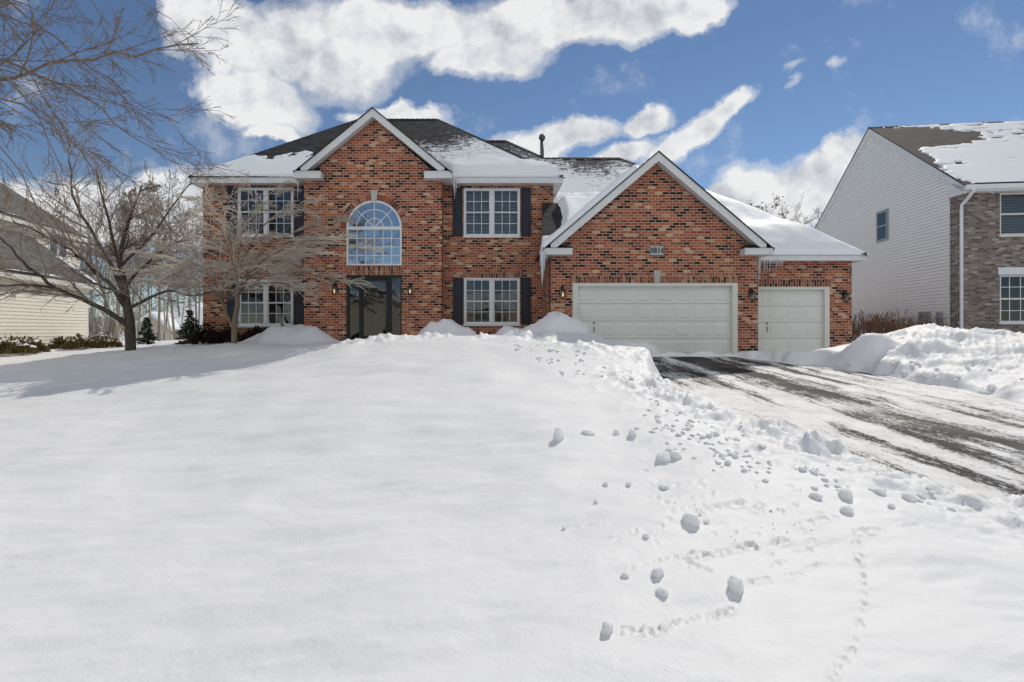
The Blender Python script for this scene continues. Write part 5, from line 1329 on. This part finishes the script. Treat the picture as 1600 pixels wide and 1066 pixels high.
# ------------------------------------------------------------------ sky, sun, camera
FILL_DECK = .92  # strength of the added fill cloud behind the camera
SUN = Vector((.60, .88, 1.0)).normalized()
w = bpy.data.worlds.new('World'); sc.world = w; w.use_nodes = True
t = NT(w); bg = t.n['Background']; out = t.n['World Output']
sky = t.add('ShaderNodeTexSky'); sky.sky_type = 'NISHITA'; sky.sun_disc = False
sky.sun_elevation = math.asin(SUN.z); sky.sun_rotation = math.atan2(SUN.x, SUN.y); sky.air_density = .85; sky.dust_density = 0; sky.ozone_density = 3.2
t.l.new(sky.outputs[0], bg.inputs[0]); bg.inputs[1].default_value = .098
d = t.add('ShaderNodeTexCoord').outputs['Generated']
sp = t.add('ShaderNodeSeparateXYZ', {0: d})
ay = t.math('MAXIMUM', t.math('ABSOLUTE', sp.outputs[1]), .08)
u = t.math('DIVIDE', sp.outputs[0], ay); v = t.math('DIVIDE', sp.outputs[2], ay)
uv = t.add('ShaderNodeCombineXYZ', {0: u, 1: v}).outputs[0]
CL = [(470, 70, 230, 105, -8), (640, 40, 260, 80, 0), (860, 25, 250, 62, 8), (1040, 12, 130, 48, 15), (400, 150, 130, 55, -25), (340, 30, 120, 70, 0), (760, 95, 130, 45, 12), (1100, 25, 60, 30, 30),
      (437, 209, 46, 22, -10), (620, 184, 110, 26, -4), (880, 208, 130, 34, 10), (1000, 186, 75, 26, 15), (1080, 205, 140, 34, 33), (1140, 168, 60, 26, 35), (960, 240, 90, 26, 20),
      (1240, 305, 175, 75, 14), (1320, 275, 130, 60, 20), (1150, 320, 120, 45, 10), (1450, 330, 160, 70, 0), (270, 330, 120, 72, 0), (120, 330, 190, 80, 5), (20, 340, 150, 75, 0), (330, 330, 80, 60, 0), (240, 290, 60, 34, 0),
      (1240, 118, 40, 14, 35), (1240, 148, 34, 13, 30), (1310, 108, 34, 12, 20), (1215, 330, 150, 62, 8), (1280, 262, 110, 40, 24)]
NS = dict(Scale=5.0, Detail=10, Roughness=.6, Distortion=0)
n1 = t.add('ShaderNodeTexNoise', {'Vector': uv, **NS}).outputs
off = t.add('ShaderNodeVectorMath', {0: uv, 1: (.018, .028, 0)}, operation='ADD').outputs[0]
n1b = t.add('ShaderNodeTexNoise', {'Vector': off, **NS}).outputs
n2 = t.add('ShaderNodeTexNoise', {'Vector': uv, 'Scale': 17, 'Detail': 7, 'Roughness': .65}).outputs
warp = t.add('ShaderNodeVectorMath', {0: t.add('ShaderNodeVectorMath', {0: n1['Color'], 1: (.5, .5, .5)}, operation='SUBTRACT').outputs[0], 'Scale': .16}, operation='SCALE').outputs[0]
uvw = t.add('ShaderNodeVectorMath', {0: uv, 1: warp}, operation='ADD').outputs[0]
acc = None
for ci, (px, py, rx, ry, an) in enumerate(CL):
    m = t.mapping(uvw, ((px-CX)/F, (CY-py)/F, 0), (0, 0, R(an)), (rx/F, ry/F, 1), 'TEXTURE')
    g = t.add('ShaderNodeTexGradient', {'Vector': m}, gradient_type='SPHERICAL').outputs['Fac']
    if 1200 < px < 1340 and py < 160: g = t.math('MULTIPLY', g, .30)
    acc = g if acc is None else t.math('SMOOTH_MAX', acc, g, .12)
lump_n = t.math('ADD', t.math('MULTIPLY', t.math('SUBTRACT', n1['Fac'], .5), 1.15), t.math('MULTIPLY', t.math('SUBTRACT', n2['Fac'], .5), .55))
den = t.math('ADD', t.math('MULTIPLY', acc, 1.65), lump_n)
cov = t.ramp(den, [(.18, (0, 0, 0)), (.42, (.40, .40, .40)), (.74, (1, 1, 1))], 'EASE')
front = t.add('ShaderNodeMapRange', {0: sp.outputs[1], 1: .02, 2: .12}).outputs[0]
mask = t.math('MULTIPLY', t.math('MULTIPLY', t.ramp(acc, [(.0, (0, 0, 0)), (.10, (1, 1, 1))]), cov), front)
# relief of the cloud billows: sides turned from the sun are greyer
rel = t.math('MULTIPLY', t.math('SUBTRACT', n1['Fac'], n1b['Fac']), 3.2)
rel = t.math('SUBTRACT', t.math('ADD', rel, .72), t.math('MULTIPLY', den, .20))
painted_shade = t.ramp(rel, [(.08, (.56, .59, .64)), (.40, (.79, .815, .85)), (.68, (.98, .985, .99))])
bgc = t.add('ShaderNodeBackground', {'Color': painted_shade, 'Strength': 1.02})
mx = t.add('ShaderNodeMixShader', {0: mask, 1: bg.outputs[0], 2: bgc.outputs[0]})
# added fill: unseen bright cloud bank behind the camera lifts the shaded house front
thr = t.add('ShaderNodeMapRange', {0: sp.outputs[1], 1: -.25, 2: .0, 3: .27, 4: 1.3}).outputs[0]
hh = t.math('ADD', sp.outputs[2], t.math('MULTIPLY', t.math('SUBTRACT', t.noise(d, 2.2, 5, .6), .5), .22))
fill_deck = t.add('ShaderNodeMapRange', {0: t.math('SUBTRACT', hh, thr), 1: 0.0, 2: .12}).outputs[0]
bgd = t.add('ShaderNodeBackground', {'Color': (.985, .985, .975, 1), 'Strength': FILL_DECK})
mx2 = t.add('ShaderNodeMixShader', {0: fill_deck, 1: mx.outputs[0], 2: bgd.outputs[0]})
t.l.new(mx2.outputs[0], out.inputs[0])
w.cycles.sampling_method = 'MANUAL'; w.cycles.sample_map_resolution = 512

sl = bpy.data.lights.new('sun', 'SUN'); sl.energy = 3.05; sl.angle = R(.5); sl.color = (1, .935, .83)
so = bpy.data.objects.new('sun', sl); COL.objects.link(so); so.rotation_euler = (-SUN).to_track_quat('-Z', 'Y').to_euler(); so.location = (10, 12, 20)
cam = bpy.data.cameras.new('camera'); cam.sensor_width = 36; cam.lens = F/1600*36
cam.shift_x = (800-CX)/1600; cam.shift_y = (CY-533)/1600; cam.clip_start = .05; cam.clip_end = 3000
co = bpy.data.objects.new('camera', cam); COL.objects.link(co); co.location = (0, 0, CZ); co.rotation_euler = (R(90), 0, 0); sc.camera = co
vs = sc.view_settings; vs.view_transform = 'Standard'; vs.look = 'None'; vs.exposure = -0.24; vs.gamma = 1.0
sc.cycles.max_bounces = 8; sc.cycles.transparent_max_bounces = 12
